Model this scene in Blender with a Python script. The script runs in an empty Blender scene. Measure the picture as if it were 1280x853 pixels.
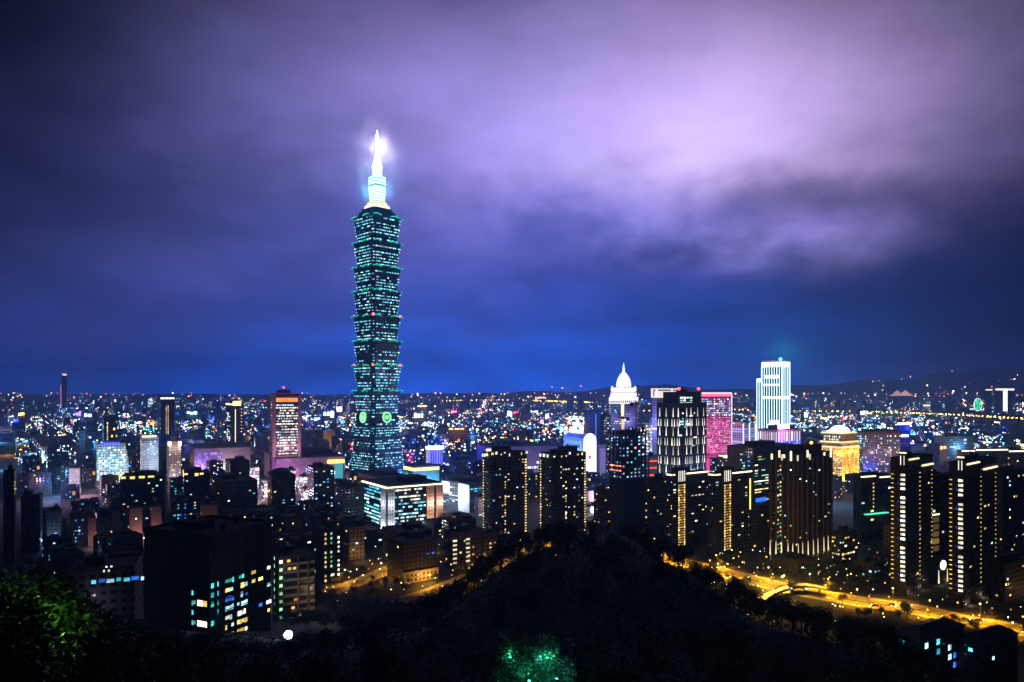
import bpy, math, random
import numpy as np
from mathutils import Vector, Matrix, noise as mnoise
R = math.radians
rnd = random.Random(11)
SC = bpy.context.scene
COL = SC.collection
F, HY, CH = 910.0, 490.0, 133.0            # focal length in photo pixels, horizon row, eye height in metres

# ------------------------------------------------------------------ camera, sky, exposure
cd = bpy.data.cameras.new('camera'); cam = bpy.data.objects.new('camera', cd); COL.objects.link(cam)
cam.location = (0, 0, CH); cam.rotation_euler = (R(90), 0, 0)
cd.sensor_width = 36; cd.lens = F * 36 / 1280; cd.shift_y = (HY - 426.5) / 1280
cd.clip_start = 0.5; cd.clip_end = 60000
SC.camera = cam
SC.view_settings.view_transform = 'Standard'; SC.view_settings.look = 'None'
SC.view_settings.exposure = 0.0; SC.view_settings.gamma = 1.0
SC.render.engine = 'CYCLES'
cy = SC.cycles
cy.use_denoising = True; cy.denoiser = 'OPENIMAGEDENOISE'
cy.max_bounces = 4; cy.diffuse_bounces = 2; cy.glossy_bounces = 2; cy.transmission_bounces = 2
cy.volume_bounces = 0; cy.transparent_max_bounces = 6
cy.sample_clamp_indirect = 2.0; cy.use_adaptive_sampling = False; cy.caustics_reflective = False; cy.caustics_refractive = False
SC.render.filter_size = 1.35


class E:
    """tiny expression builder for shader maths"""
    nt = None
    def __init__(s, sock): s.s = sock
    @staticmethod
    def op(kind, *a):
        n = E.nt.nodes.new('ShaderNodeMath'); n.operation = kind
        for i, x in enumerate(a):
            if isinstance(x, E): E.nt.links.new(x.s, n.inputs[i])
            else: n.inputs[i].default_value = x
        return E(n.outputs[0])
    def __add__(s, o): return E.op('ADD', s, o)
    __radd__ = __add__
    def __sub__(s, o): return E.op('SUBTRACT', s, o)
    def __rsub__(s, o): return E.op('SUBTRACT', o, s)
    def __mul__(s, o): return E.op('MULTIPLY', s, o)
    __rmul__ = __mul__
    def __truediv__(s, o): return E.op('DIVIDE', s, o)

def smooth(x, a, b):
    n = E.nt.nodes.new('ShaderNodeMapRange'); n.interpolation_type = 'SMOOTHSTEP'
    E.nt.links.new(x.s, n.inputs[0]); n.inputs[1].default_value = a; n.inputs[2].default_value = b
    return E(n.outputs[0])
def noise(vec, scale, detail=4, rough=0.55, dist=0.0):
    n = E.nt.nodes.new('ShaderNodeTexNoise'); n.inputs['Scale'].default_value = scale
    n.inputs['Detail'].default_value = detail; n.inputs['Roughness'].default_value = rough
    n.inputs['Distortion'].default_value = dist
    E.nt.links.new(vec, n.inputs['Vector']); return E(n.outputs[0])
def vec3(x, y, z):
    n = E.nt.nodes.new('ShaderNodeCombineXYZ')
    for i, v in enumerate((x, y, z)):
        if isinstance(v, E): E.nt.links.new(v.s, n.inputs[i])
        else: n.inputs[i].default_value = v
    return n.outputs[0]

def azel(px, py):
    x, z = (px - 640) / F, (HY - py) / F
    return math.degrees(math.atan2(x, 1)), math.degrees(math.atan2(z, math.hypot(x, 1)))

def make_world():
    """night overcast lit from below by the city: brightest over the centre ahead, dark over the hills behind"""
    w = bpy.data.worlds.new('World'); SC.world = w; w.use_nodes = True
    nt = w.node_tree; nt.nodes.clear(); E.nt = nt
    out = nt.nodes.new('ShaderNodeOutputWorld'); bg = nt.nodes.new('ShaderNodeBackground')
    tc = nt.nodes.new('ShaderNodeTexCoord'); sp = nt.nodes.new('ShaderNodeSeparateXYZ')
    nt.links.new(tc.outputs['Generated'], sp.inputs[0])
    x, y, z = (E(sp.outputs[i]) for i in range(3))
    DEG = 57.29578
    az0 = E.op('ARCTAN2', x, y) * DEG
    el0 = E.op('ARCSINE', z) * DEG
    dirv = tc.outputs['Generated']
    flat = vec3(x * 1.0, y * 1.0, z * 2.2)
    n1 = noise(flat, 3.2, 5, 0.55); n2 = noise(vec3(x + 4.3, y + 1.7, z * 2.0), 3.6, 5, 0.55)
    n3 = noise(vec3(x + 9.1, y, z * 1.7), 7.0, 6, 0.55, 0.25)
    az = az0 + (n1 - 0.5) * 14.0
    el = el0 + (n2 - 0.5) * 8.0 + (n3 - 0.5) * 3.5
    def G(px, py, sa, se, wa=az, we=el, seu=None):
        a, e = azel(px, py)
        d = (wa - a) / sa; ee = we - e
        if seu:      # crisper towards the ground than upwards
            up = E.op('GREATER_THAN', ee, 0.0)
            q = ee / (se + up * (seu - se))
        else: q = ee / se
        return E.op('EXPONENT', (d * d + q * q) * -1.0)
    # clear blue band low down
    def ramp(e, stops):
        n = nt.nodes.new('ShaderNodeValToRGB'); r = n.color_ramp
        while len(r.elements) < len(stops): r.elements.new(0.5)
        for q, (p, c) in zip(r.elements, stops): q.position = p / 60.0; q.color = (*c, 1)
        m = e * (1 / 60.0); nt.links.new(m.s, n.inputs[0]); return n.outputs[0]
    base = ramp(el0 + (n3 - 0.5) * 2.5, [(0, (.000, .25, 2.0)), (2.5, (.006, .125, .95)), (6, (.022, .075, .50)),
                                         (10, (.042, .058, .31)), (16, (.055, .058, .25)), (26, (.045, .042, .12)), (40, (.010, .009, .022))])
    g0 = (az0 + 3.0) / 26.0
    mod = E.op('EXPONENT', g0 * g0 * -1.0) * 0.86 + 0.14
    tot = None
    def add(colsock, fac):
        nonlocal tot
        m = nt.nodes.new('ShaderNodeVectorMath'); m.operation = 'SCALE'
        if isinstance(colsock, tuple): m.inputs[0].default_value = colsock
        else: nt.links.new(colsock, m.inputs[0])
        nt.links.new(fac.s, m.inputs['Scale'])
        if tot is None: tot = m.outputs[0]; return
        s = nt.nodes.new('ShaderNodeVectorMath'); s.operation = 'ADD'
        nt.links.new(tot, s.inputs[0]); nt.links.new(m.outputs[0], s.inputs[1]); tot = s.outputs[0]
    mott = smooth(noise(vec3(x * 1.0, y * 1.0, z * 3.0), 5.0, 6, .6, .4), .28, .72)
    add(base, mod * (mott * 0.6 + 0.70))
    tex = n3 * 0.55 + n2 * 0.35 + 0.55
    puff = smooth(n3, .28, .74) * 1.25 + 0.3
    PUFF = {(850, 292), (985, 312), (640, 335), (230, 335), (120, 430), (720, 262), (560, 420), (1060, 290)}
    for (px, py, sa, se, seu, c) in (
            (830, 160, 22, 6.0, 9.5, (.245, .165, .39)),
            (855, 205, 13, 2.3, 6.5, (.34, .265, .44)),
            (920, 120, 13, 5.0, 7.0, (.14, .10, .18)),
            (880, 178, 9, 2.4, 5.0, (.15, .12, .12)),
            (600, 150, 15, 5.5, 8.0, (.12, .10, .28)),
            (350, 130, 17, 5.5, 8.0, (.036, .040, .12)),
            (330, 320, 15, 5.0, 5.0, (.030, .030, .10)),
            (650, 320, 15, 4.0, 4.0, (.012, .022, .13)),
            (1060, 60, 13, 8.0, 9.0, (.055, .045, .075)),
            (850, 292, 9, 2.0, 2.6, (.16, .135, .36)),
            (720, 262, 5, 1.3, 1.6, (.05, .05, .16)), (1060, 290, 8, 1.8, 2.2, (.06, .05, .13)), (560, 420, 10, 1.3, 1.5, (.02, .022, .08)),
            (985, 312, 9, 1.5, 2.2, (.09, .075, .17)),
            (640, 335, 12, 1.7, 2.4, (.016, .018, .06)),
            (230, 335, 14, 2.0, 3.2, (.012, .012, .035)),
            (110, 430, 15, 3.6, 3.6, (.030, .022, .045))):
        add(c, G(px, py, sa, se, seu=seu) * (puff if (px, py) in PUFF else tex))
    def Gu(px, py, sa, se): return G(px, py, sa, se, az0 + (n1 - 0.5) * 6.0, el0 + (n2 - 0.5) * 4.0)
    dim = (1.0 - Gu(-60, -30, 12, 13) * 0.9) * (1.0 - Gu(1330, 440, 11, 8) * 0.75)
    front = smooth(y, -0.35, 0.55) * dim
    add_f = nt.nodes.new('ShaderNodeVectorMath'); add_f.operation = 'SCALE'
    nt.links.new(tot, add_f.inputs[0])
    low = smooth(z, -0.06, 0.0)
    nt.links.new(((front * 0.994 + 0.006) * (low * 0.9 + 0.1)).s, add_f.inputs['Scale'])
    nt.links.new(add_f.outputs[0], bg.inputs[0]); bg.inputs[1].default_value = SKY
    nt.links.new(bg.outputs[0], out.inputs[0])
    w.cycles.sampling_method = 'MANUAL'; w.cycles.sample_map_resolution = 512
SKY = 1.0; HAZE = 1.15e-4
make_world()

# ------------------------------------------------------------------ materials
MATS = {}
def new_mat(name):
    m = bpy.data.materials.new(name); m.use_nodes = True; nt = m.node_tree; nt.nodes.clear(); E.nt = nt
    o = nt.nodes.new('ShaderNodeOutputMaterial'); MATS[name] = m
    return m, nt, o
def plain(name, c, rough=0.7, var=0.25, scale=0.3, metal=0.0):
    if name in MATS: return MATS[name]
    m, nt, o = new_mat(name)
    b = nt.nodes.new('ShaderNodeBsdfPrincipled'); b.inputs['Roughness'].default_value = rough; b.inputs['Metallic'].default_value = metal
    tc = nt.nodes.new('ShaderNodeTexCoord')
    n = noise(tc.outputs['Object'], scale, 5, 0.6)
    mx = nt.nodes.new('ShaderNodeMix'); mx.data_type = 'RGBA'
    mx.inputs[6].default_value = (*[v * (1 - var) for v in c], 1); mx.inputs[7].default_value = (*[v * (1 + var) for v in c], 1)
    nt.links.new(smooth(n, 0.3, 0.7).s, mx.inputs[0]); nt.links.new(mx.outputs[2], b.inputs['Base Color'])
    nt.links.new(b.outputs[0], o.inputs[0]); return m
def facade(name, wall, glass=(.012, .016, .022), cw=3.4, ch=3.3, fw=.55, fh=.5, rough=.8):
    """wall with a grid of unlit glazing, from object coordinates"""
    if name in MATS: return MATS[name]
    m, nt, o = new_mat(name)
    b = nt.nodes.new('ShaderNodeBsdfPrincipled')
    tc = nt.nodes.new('ShaderNodeTexCoord'); sp = nt.nodes.new('ShaderNodeSeparateXYZ'); nt.links.new(tc.outputs['Object'], sp.inputs[0])
    x, y, z = (E(sp.outputs[i]) for i in range(3))
    u = E.op('FRACT', (x + y) / cw + 0.5); v = E.op('FRACT', z / ch)
    mu = E.op('LESS_THAN', E.op('ABSOLUTE', u - 0.5), fw / 2); mv = E.op('LESS_THAN', E.op('ABSOLUTE', v - 0.55), fh / 2)
    mask = mu * mv
    n = noise(tc.outputs['Object'], 0.12, 6, 0.65)
    st = noise(vec3(x * 0.9, y * 0.9, z * 0.08), 0.8, 3)
    mx = nt.nodes.new('ShaderNodeMix'); mx.data_type = 'RGBA'
    mx.inputs[6].default_value = (*[q * 0.6 for q in wall], 1); mx.inputs[7].default_value = (*[q * 1.25 for q in wall], 1)
    nt.links.new(smooth(n * 0.6 + st * 0.4, 0.3, 0.7).s, mx.inputs[0])
    m2 = nt.nodes.new('ShaderNodeMix'); m2.data_type = 'RGBA'
    nt.links.new(mask.s, m2.inputs[0]); nt.links.new(mx.outputs[2], m2.inputs[6]); m2.inputs[7].default_value = (*glass, 1)
    nt.links.new(m2.outputs[2], b.inputs['Base Color'])
    nt.links.new((rough - mask * (rough - 0.18)).s, b.inputs['Roughness'])
    nt.links.new(b.outputs[0], o.inputs[0]); return m
def glow(name, c, s, var=0.6, sample=False, inner=0.0):
    """a lit pane, sign or lamp; each one differs a little in brightness"""
    if name in MATS: return MATS[name]
    m, nt, o = new_mat(name)
    e = nt.nodes.new('ShaderNodeEmission'); e.inputs[0].default_value = (*c, 1)
    if var > 0:
        oi = nt.nodes.new('ShaderNodeObjectInfo'); ge = nt.nodes.new('ShaderNodeNewGeometry')
        r = E.op('FRACT', E(oi.outputs['Random']) + E(ge.outputs['Random Per Island']) * 7.13)
        st = (1 - var) + r * r * (var * 2.2)
        if inner:
            tc = nt.nodes.new('ShaderNodeTexCoord')
            nn = noise(tc.outputs['Object'], inner, 2)
            st = st * (0.35 + smooth(nn, 0.3, 0.7) * 1.1)
        nt.links.new((st * s).s, e.inputs[1])
    else: e.inputs[1].default_value = s
    nt.links.new(e.outputs[0], o.inputs[0])
    m.cycles.emission_sampling = 'FRONT' if sample else 'NONE'
    return m

WIN = {k: glow('lit_window_' + k, c, s, .62, inner=1.7) for k, (c, s) in dict(
    cool=((.50, .90, 1.0), 1.8), cyan=((.10, .70, 1.0), 1.5), teal=((.10, .85, .75), 1.0), white=((1, .93, .76), 2.2), warm=((1, .68, .20), 1.7),
    amber=((1, .50, .09), 1.4), blue=((.05, .20, 1.0), 1.3), green=((.35, 1, .45), .9), pink=((1, .45, .75), 1.6)).items()}
FARW = {k: glow('distant_light_' + k, c, s, .85) for k, (c, s) in dict(
    cool=((.55, .90, 1.0), 5), cyan=((.10, .65, 1.0), 4), white=((1, .92, .8), 7), warm=((1, .62, .22), 5),
    amber=((1, .42, .05), 6), blue=((.03, .15, 1.0), 6), red=((1, .06, .04), 6), pink=((1, .35, .7), 5), green=((.15, 1, .4), 4)).items()}
M_ROOF = plain('flat_roof_concrete', (.028, .028, .032), .9)
M_METAL = plain('dark_steel', (.05, .05, .055), .45, .2, 2, .6)
M_DARK = plain('dark_concrete', (.018, .018, .02), .85)
M_TANK = plain('steel_water_tank', (.30, .31, .32), .4, .15, 2, .7)
M_RED = glow('red_beacon_glass', (1, .03, .03), 14, 0)
M_LEDW = glow('white_led_strip', (1, .86, .55), 3.2, .2, True)
M_LEDWARM = glow('warm_led_strip', (1, .78, .40), 2.2, .5)
M_LAMP = glow('sodium_lamp_glass', (1, .60, .16), 16, .3)
M_LAMPW = glow('white_lamp_glass', (.75, .95, 1), 22, .3)

# ------------------------------------------------------------------ mesh helpers
class MB:
    def __init__(s): s.v, s.f, s.m = [], [], []
    def face(s, pts, m=0):
        i = len(s.v); s.v += [tuple(p) for p in pts]; s.f.append(tuple(range(i, i + len(pts)))); s.m.append(m)
    def box(s, x0, x1, y0, y1, z0, z1, m=0):
        i = len(s.v)
        s.v += [(x0, y0, z0), (x1, y0, z0), (x1, y1, z0), (x0, y1, z0), (x0, y0, z1), (x1, y0, z1), (x1, y1, z1), (x0, y1, z1)]
        for q in ((0, 3, 2, 1), (4, 5, 6, 7), (0, 1, 5, 4), (1, 2, 6, 5), (2, 3, 7, 6), (3, 0, 4, 7)):
            s.f.append(tuple(i + k for k in q)); s.m.append(m)
        return s
    def loft(s, rings, m=0, cap=True):
        i = len(s.v); n = len(rings[0])
        for r in rings: s.v += [tuple(p) for p in r]
        for k in range(len(rings) - 1):
            for j in range(n):
                a, b = i + k * n + j, i + k * n + (j + 1) % n
                s.f.append((a, b, b + n, a + n)); s.m.append(m)
        if cap:
            s.f.append(tuple(i + j for j in reversed(range(n)))); s.m.append(m)
            s.f.append(tuple(i + (len(rings) - 1) * n + j for j in range(n))); s.m.append(m)
        return s
    def tube(s, p0, p1, r0, r1=None, n=6, m=0):
        r1 = r0 if r1 is None else r1
        a, b = Vector(p0), Vector(p1); d = (b - a).normalized()
        u = d.orthogonal().normalized(); w = d.cross(u)
        mk = lambda c, r: [c + u * (r * math.cos(2 * math.pi * k / n)) + w * (r * math.sin(2 * math.pi * k / n)) for k in range(n)]
        return s.loft([mk(a, r0), mk(b, r1)], m)
    def lathe(s, prof, n=16, cx=0, cy=0, m=0):
        return s.loft([[(cx + r * math.cos(2 * math.pi * k / n), cy + r * math.sin(2 * math.pi * k / n), z) for k in range(n)] for r, z in prof], m)
    def ball(s, c, r, n=8, m=0):
        return s.lathe([(max(.02 * r, r * math.sin(t)), c[2] - r * math.cos(t)) for t in [math.pi * k / 6 for k in range(7)]], n, c[0], c[1], m)
    def mesh(s, name, mats):
        me = bpy.data.meshes.new(name); me.from_pydata(s.v, [], s.f)
        for m in (mats if isinstance(mats, (list, tuple)) else [mats]): me.materials.append(m)
        if isinstance(mats, (list, tuple)): me.polygons.foreach_set('material_index', s.m)
        me.update(); return me
    def build(s, name, mats, parent=None, loc=(0, 0, 0), rz=0.0):
        return link(name, s.mesh(name, mats), parent, loc, rz)
def link(name, me, parent=None, loc=(0, 0, 0), rz=0.0, scale=None):
    o = bpy.data.objects.new(name, me); COL.objects.link(o)
    o.location = loc
    if rz: o.rotation_euler = (0, 0, rz)
    if scale: o.scale = scale
    if parent: o.parent = parent
    return o
def tag(o, label=None, cat=None, group=None, kind=None):
    if label: o['label'] = label
    if cat: o['category'] = cat
    if group: o['group'] = group
    if kind: o['kind'] = kind
    return o
def empty(name, label, cat, loc=(0, 0, 0), rz=0.0, group=None):
    return tag(link(name, None, None, loc, rz), label, cat, group)
def V(px, Y): return (px - 640) / F * Y
def Zat(py, Y): return CH - (py - HY) / F * Y
def lamp(parent, loc, c, power, radius=.3, kind='POINT', name='light', rot=None, spot=None):
    l = bpy.data.lights.new(name, kind); l.color = c; l.energy = power
    if kind == 'AREA': l.size = radius
    else: l.shadow_soft_size = radius
    if spot: l.spot_size = spot; l.spot_blend = .6
    o = link(name, l, parent, loc)
    if rot: o.rotation_euler = rot
    return o

UNIT = {}
def unit_window(m):
    if m.name not in UNIT:
        UNIT[m.name] = MB().box(-.5, .5, -.08, 0, -.5, .5).mesh('window', m)
    return UNIT[m.name]

class B:
    """a building whose near vertical edge stands at photo column xc, its left and right ends at xl and xr, at distance Y"""
    def __init__(s, name, label, cat, xl, xc, xr, ytop, Y, a=35, z0=0.0, group=None, d=None, w=None, h=None):
        a = R(a); s.a = a; Xc = V(xc, Y)
        uR = Vector((math.cos(a), math.sin(a))); uL = Vector((-math.sin(a), math.cos(a)))
        def hit(u, px):
            k = (px - 640) / F
            return (k * Y - Xc) / (u.x - k * u.y)
        s.w = w or hit(uR, xr); s.d = d or hit(uL, xl)
        if not d: s.d = max(8, min(s.d, 1.5 * s.w + 6)) if s.d > 0 else s.w
        s.h = h or Zat(ytop, Y) - z0
        c = Vector((Xc, Y)) + uR * s.w / 2 + uL * s.d / 2
        s.c = c; s.Y = Y; s.z0 = z0
        s.root = empty(name, label, cat, (c.x, c.y, z0), a, group)
        s.wins = []; s.parts = {}
        FOOT.append((c.x, c.y, math.hypot(s.w, s.d) / 2))
        hh = max(xr, xl) ; PROT.append((min(xl, xc), max(xr, xc), ytop, Y))
    def body(s, mat, z0=-1.0, z1=None, inset=0.0, name='wall'):
        w, d = s.w / 2 - inset, s.d / 2 - inset
        z1 = s.h if z1 is None else z1
        return MB().box(-w, w, -d, d, z0, z1).build(name, mat, s.root)
    def roof(s, mat=None, par=1.1, ph=(.35, .4, 4.5), z=None, tank=True, seed=0):
        mat = mat or M_ROOF; w, d, h = s.w / 2, s.d / 2, s.h if z is None else z
        q = random.Random(seed + int(s.c.x * 7))
        m = MB(); t = .3; o = .12
        m.box(-w - o, w + o, -d - o, -d + t, h, h + par); m.box(-w - o, w + o, d - t, d + o, h, h + par)
        m.box(-w - o, -w + t, -d + t, d - t, h, h + par); m.box(w - t, w + o, -d + t, d - t, h, h + par)
        m.box(-w + t, w - t, -d + t, d - t, h - .1, h + .12)
        r = m.build('roof', mat, s.root)
        if ph:
            a, b = s.w * ph[0] / 2, s.d * ph[1] / 2
            cx, cy_ = q.uniform(-.2, .2) * s.w, q.uniform(0, .2) * s.d
            p = MB().box(cx - a, cx + a, cy_ - b, cy_ + b, h + .12, h + ph[2])
            p.box(cx - a - .2, cx + a + .2, cy_ - b - .2, cy_ + b + .2, h + ph[2], h + ph[2] + .25)
            p.build('penthouse', mat, s.root)
            if tank:
                MB().lathe([(1.1, h + ph[2] + .25), (1.1, h + ph[2] + 2.0), (.6, h + ph[2] + 2.4), (.1, h + ph[2] + 2.5)], 10, cx, cy_).build('water_tank', M_TANK, s.root)
        return r
    def pos(s, f, u, z, out=0.0):
        if f == 'F': return (u, -s.d / 2 - out, z), 0.0
        if f == 'L': return (-s.w / 2 - out, -u, z), -math.pi / 2
        if f == 'R': return (s.w / 2 + out, u, z), math.pi / 2
        return (-u, s.d / 2 + out, z), math.pi
    def span(s, f): return s.w if f in 'FK' else s.d
    def win(s, f, u, z, w, h, m, out=.004):
        s.wins.append((f, u, z, w, h, m, out))
    def grid(s, f, cols, rows, prob, pal, z0, z1, fw=.6, fh=.5, u0=0., u1=1., runs=.0, seed=1, out=.004):
        q = random.Random(seed * 101 + int(s.c.y))
        W = s.span(f); cw = W * (u1 - u0) / cols; rh = (z1 - z0) / rows
        for r in range(rows):
            pr = prob * q.uniform(.5, 1.5) if runs else prob
            rowm = q.choice(pal); prev = False
            for c in range(cols):
                p = pr + (runs * (1 - pr) if prev else -runs * pr * .5 if runs else 0)
                prev = q.random() < p
                if prev:
                    m = rowm if runs and q.random() < .75 else q.choice(pal)
                    s.win(f, -W / 2 + W * u0 + (c + .5) * cw, z0 + (r + .5) * rh, cw * fw * q.uniform(.8, 1.08), rh * fh, m, out)
    def finish(s, cap=100, name='window'):
        """the first hundred lit windows are parts of their own, the rest one part"""
        order = sorted(s.wins, key=lambda t: -(t[3] * t[4]))
        for (f, u, z, w, h, m, out) in order[:cap]:
            p, rz = s.pos(f, u, z, out)
            link(name, unit_window(m), s.root, p, rz, (w, 1, h))
        rest = order[cap:]
        if rest:
            mats = []; mb = MB()
            for (f, u, z, w, h, m, out) in rest:
                if m not in mats: mats.append(m)
                p, rz = s.pos(f, u, z, out)
                if f == 'F': mb.box(p[0] - w / 2, p[0] + w / 2, p[1] - .08, p[1], z - h / 2, z + h / 2, mats.index(m))
                elif f == 'L': mb.box(p[0] - .08, p[0], p[1] - w / 2, p[1] + w / 2, z - h / 2, z + h / 2, mats.index(m))
                elif f == 'R': mb.box(p[0], p[0] + .08, p[1] - w / 2, p[1] + w / 2, z - h / 2, z + h / 2, mats.index(m))
                else: mb.box(p[0] - w / 2, p[0] + w / 2, p[1], p[1] + .08, z - h / 2, z + h / 2, mats.index(m))
            tag(mb.build(name, mats, s.root), kind='stuff')
        s.wins = []
    def strip(s, f, u0, u1, z0, z1, m, name='light_strip', out=.15, base=0.0):
        """a bar on a face: u along it in metres from its left end"""
        W = s.span(f); u = -W / 2 + (u0 + u1) / 2
        p, rz = s.pos(f, u, (z0 + z1) / 2, base)
        hw, hh = (u1 - u0) / 2, (z1 - z0) / 2
        return MB().box(-hw, hw, -out, 0, -hh, hh).build(name, m, s.root, p, rz)
    def at(s, x, y, z):
        return s.root.matrix_basis @ Vector((x, y, z))
FOOT, PROT = [], []
def beacon(b, x, y, z, r=.9):
    m = MB().tube((x, y, z), (x, y, z + 2.2), .12); m.build('beacon_mast', M_METAL, b.root)
    return MB().ball((x, y, z + 2.2 + r * .8), r).build('beacon', M_RED, b.root)

# ------------------------------------------------------------------ ground, hill, far mountains, roads
def interp(x, tab):
    if x <= tab[0][0]: return tab[0][1]
    for (a, p), (b, q) in zip(tab, tab[1:]):
        if x <= b:
            t = (x - a) / (b - a); t = t * t * (3 - 2 * t) * .5 + t * .5; return p + (q - p) * t
    return tab[-1][1]
SIL = [(-400, 640), (0, 735), (80, 752), (150, 782), (260, 800), (340, 812), (400, 798), (470, 776), (520, 760), (560, 740), (600, 702), (640, 677), (680, 664),
       (740, 657), (800, 661), (850, 682), (900, 718), (960, 750), (1040, 770), (1100, 785), (1150, 822), (1200, 868), (1280, 890), (1700, 900)]
CREST = [(-400, 110), (0, 125), (300, 150), (560, 180), (740, 200), (1000, 175), (1280, 150), (1700, 140)]
TREE_H = 9.0
def zcrest(px): 
    Yc = interp(px, CREST); return Zat(interp(px, SIL), Yc) - TREE_H * .62, Yc
ENDY = [(-400, 560), (340, 470), (450, 440), (740, 430), (900, 400), (1280, 370), (1700, 360)]
def terrain(x, y):
    rr = max(y, .25 * abs(x), 1.0)
    px = 640 + F * x / rr; px = max(-400, min(1700, px))
    zc, Yc = zcrest(px); Ye = interp(px, ENDY)
    if y < 0: return 131.0 + min(60, -y * .35)
    if y < Yc:
        t = y / Yc; z = 131.2 + (zc - 131.2) * t - 26 * 4 * t * (1 - t) * (.55 + .45 * (1 - t)); 
    elif y < Ye:
        t = (y - Yc) / (Ye - Yc); z = zc * (1 - t) ** 1.15
    else: return -3.0
    return z + 1.6 * mnoise.noise(Vector((x * .03, y * .03, 0))) * min(1, y / 40) * min(1, (Ye - y) / 60)

M_GROUND = plain('asphalt_ground', (.014, .015, .016), .95, .35, .02)
M_HILL = plain('hill_soil', (.007, .008, .005), .95, .4, .15)
g = MB().box(-9000, 9000, -600, 12500, -4, 0); tag(g.build('ground', M_GROUND), kind='structure')
hill = MB(); ys = [-60, -20, -6, 0, 3, 7, 12, 18, 26, 35, 46, 60, 76, 94, 112, 130, 150, 170, 190, 210, 235, 265, 300, 340, 380, 420, 460, 500, 540]
pxs = list(range(-400, 1701, 28)); idx = len(pxs)
for y in ys:
    for px in pxs:
        yy = max(y, 0); x = (px - 640) / F * (max(yy, 1) + 25 * math.exp(-yy / 25)) if y >= 0 else (px - 640) / F * 26
        hill.v.append((x, y, terrain(x, y)))
for j in range(len(ys) - 1):
    for i in range(idx - 1):
        a = j * idx + i; hill.f.append((a, a + 1, a + 1 + idx, a + idx)); hill.m.append(0)
ho = hill.build('hill', M_HILL); tag(ho, kind='structure')
for p in ho.data.polygons: p.use_smooth = True

M_MTN = plain('forested_mountain', (.014, .020, .016), 1, .3, .002)
def mountain(tab, Y, depth, seed):
    m = MB(); n = 120; x0, x1 = tab[0][0], tab[-1][0]; rows = 7; vs = []
    for r in range(rows):
        t = r / (rows - 1); prof = math.sin(math.pi * min(1, t * 1.02) * .5) if t <= 1 else 0
        for i in range(n + 1):
            px = x0 + (x1 - x0) * i / n; y = Y + depth * (t - .8)
            top = Zat(interp(px, tab), Y)
            nz = mnoise.fractal(Vector((px * .02, t * 2, seed)), .9, 2.1, 5) * .16
            prof = (t / .8) ** .8 if t <= .8 else 1 - (t - .8) * 3
            vs.append((V(px, Y), y, max(-2, top * (prof + nz * min(1, t * 2)))))
    m.v = vs
    for r in range(rows - 1):
        for i in range(n):
            a = r * (n + 1) + i; m.f.append((a, a + 1, a + n + 2, a + n + 1)); m.m.append(0)
    o = m.build('mountain', M_MTN); tag(o, kind='structure')
    for p in o.data.polygons: p.use_smooth = True
mountain([(-200, 494), (60, 492), (180, 491), (320, 492), (480, 492), (600, 490), (700, 487), (780, 480), (830, 480), (880, 486), (960, 483), (1000, 480), (1020, 484), (1060, 487), (1110, 482), (1200, 479), (1280, 476), (1500, 474)], 9500, 2200, 3)
mountain([(600, 492), (760, 488), (960, 488), (1040, 478), (1120, 470), (1180, 464), (1240, 458), (1300, 452), (1500, 448)], 11200, 2400, 8)

M_ROAD = plain('asphalt_road', (.075, .07, .06), .75, .2, .2)
M_KERB = plain('kerb_concrete', (.22, .21, .20), .85)
M_PAINT = plain('road_paint', (.7, .7, .66), .6, .1)
M_GRASSV = plain('verge_planting', (.03, .05, .015), .95, .5, .4)
def gp(px, py): 
    Y = F * CH / (py - HY); return Vector((V(px, Y), Y, 0))
def offset(pl, d):
    out = []
    for i, p in enumerate(pl):
        a = pl[max(0, i - 1)]; b = pl[min(len(pl) - 1, i + 1)]; t = (b - a); t.z = 0; t.normalize()
        out.append(p + Vector((-t.y, t.x, 0)) * d)
    return out
def dense(pl, step=6.0):
    """smooth polyline"""
    pts = []
    for i in range(len(pl) - 1):
        p0, p1, p2, p3 = pl[max(0, i - 1)], pl[i], pl[i + 1], pl[min(len(pl) - 1, i + 2)]
        n = max(2, int((p2 - p1).length / step))
        for k in range(n):
            t = k / n; pts.append(.5 * ((2 * p1) + (p2 - p0) * t + (2 * p0 - 5 * p1 + 4 * p2 - p3) * t * t + (3 * p1 - p0 - 3 * p2 + p3) * t ** 3))
    return pts + [pl[-1]]
def ribbon(m, pl, d0, d1, z0, z1=None, mi=0):
    a, b = offset(pl, d0), offset(pl, d1)
    for i in range(len(pl) - 1):
        q = [a[i], b[i], b[i + 1], a[i + 1]]
        if z1 is None: m.face([p + Vector((0, 0, z0)) for p in q][::-1], mi)
        else:
            lo = [p + Vector((0, 0, z0)) for p in q]; hi = [p + Vector((0, 0, z1)) for p in q]
            m.face(hi[::-1], mi); m.face([lo[0], hi[0], hi[3], lo[3]], mi); m.face([lo[1], lo[2], hi[2], hi[1]], mi)
            if i == 0: m.face([lo[0], lo[1], hi[1], hi[0]], mi)
            if i == len(pl) - 2: m.face([lo[3], hi[3], hi[2], lo[2]], mi)
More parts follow.
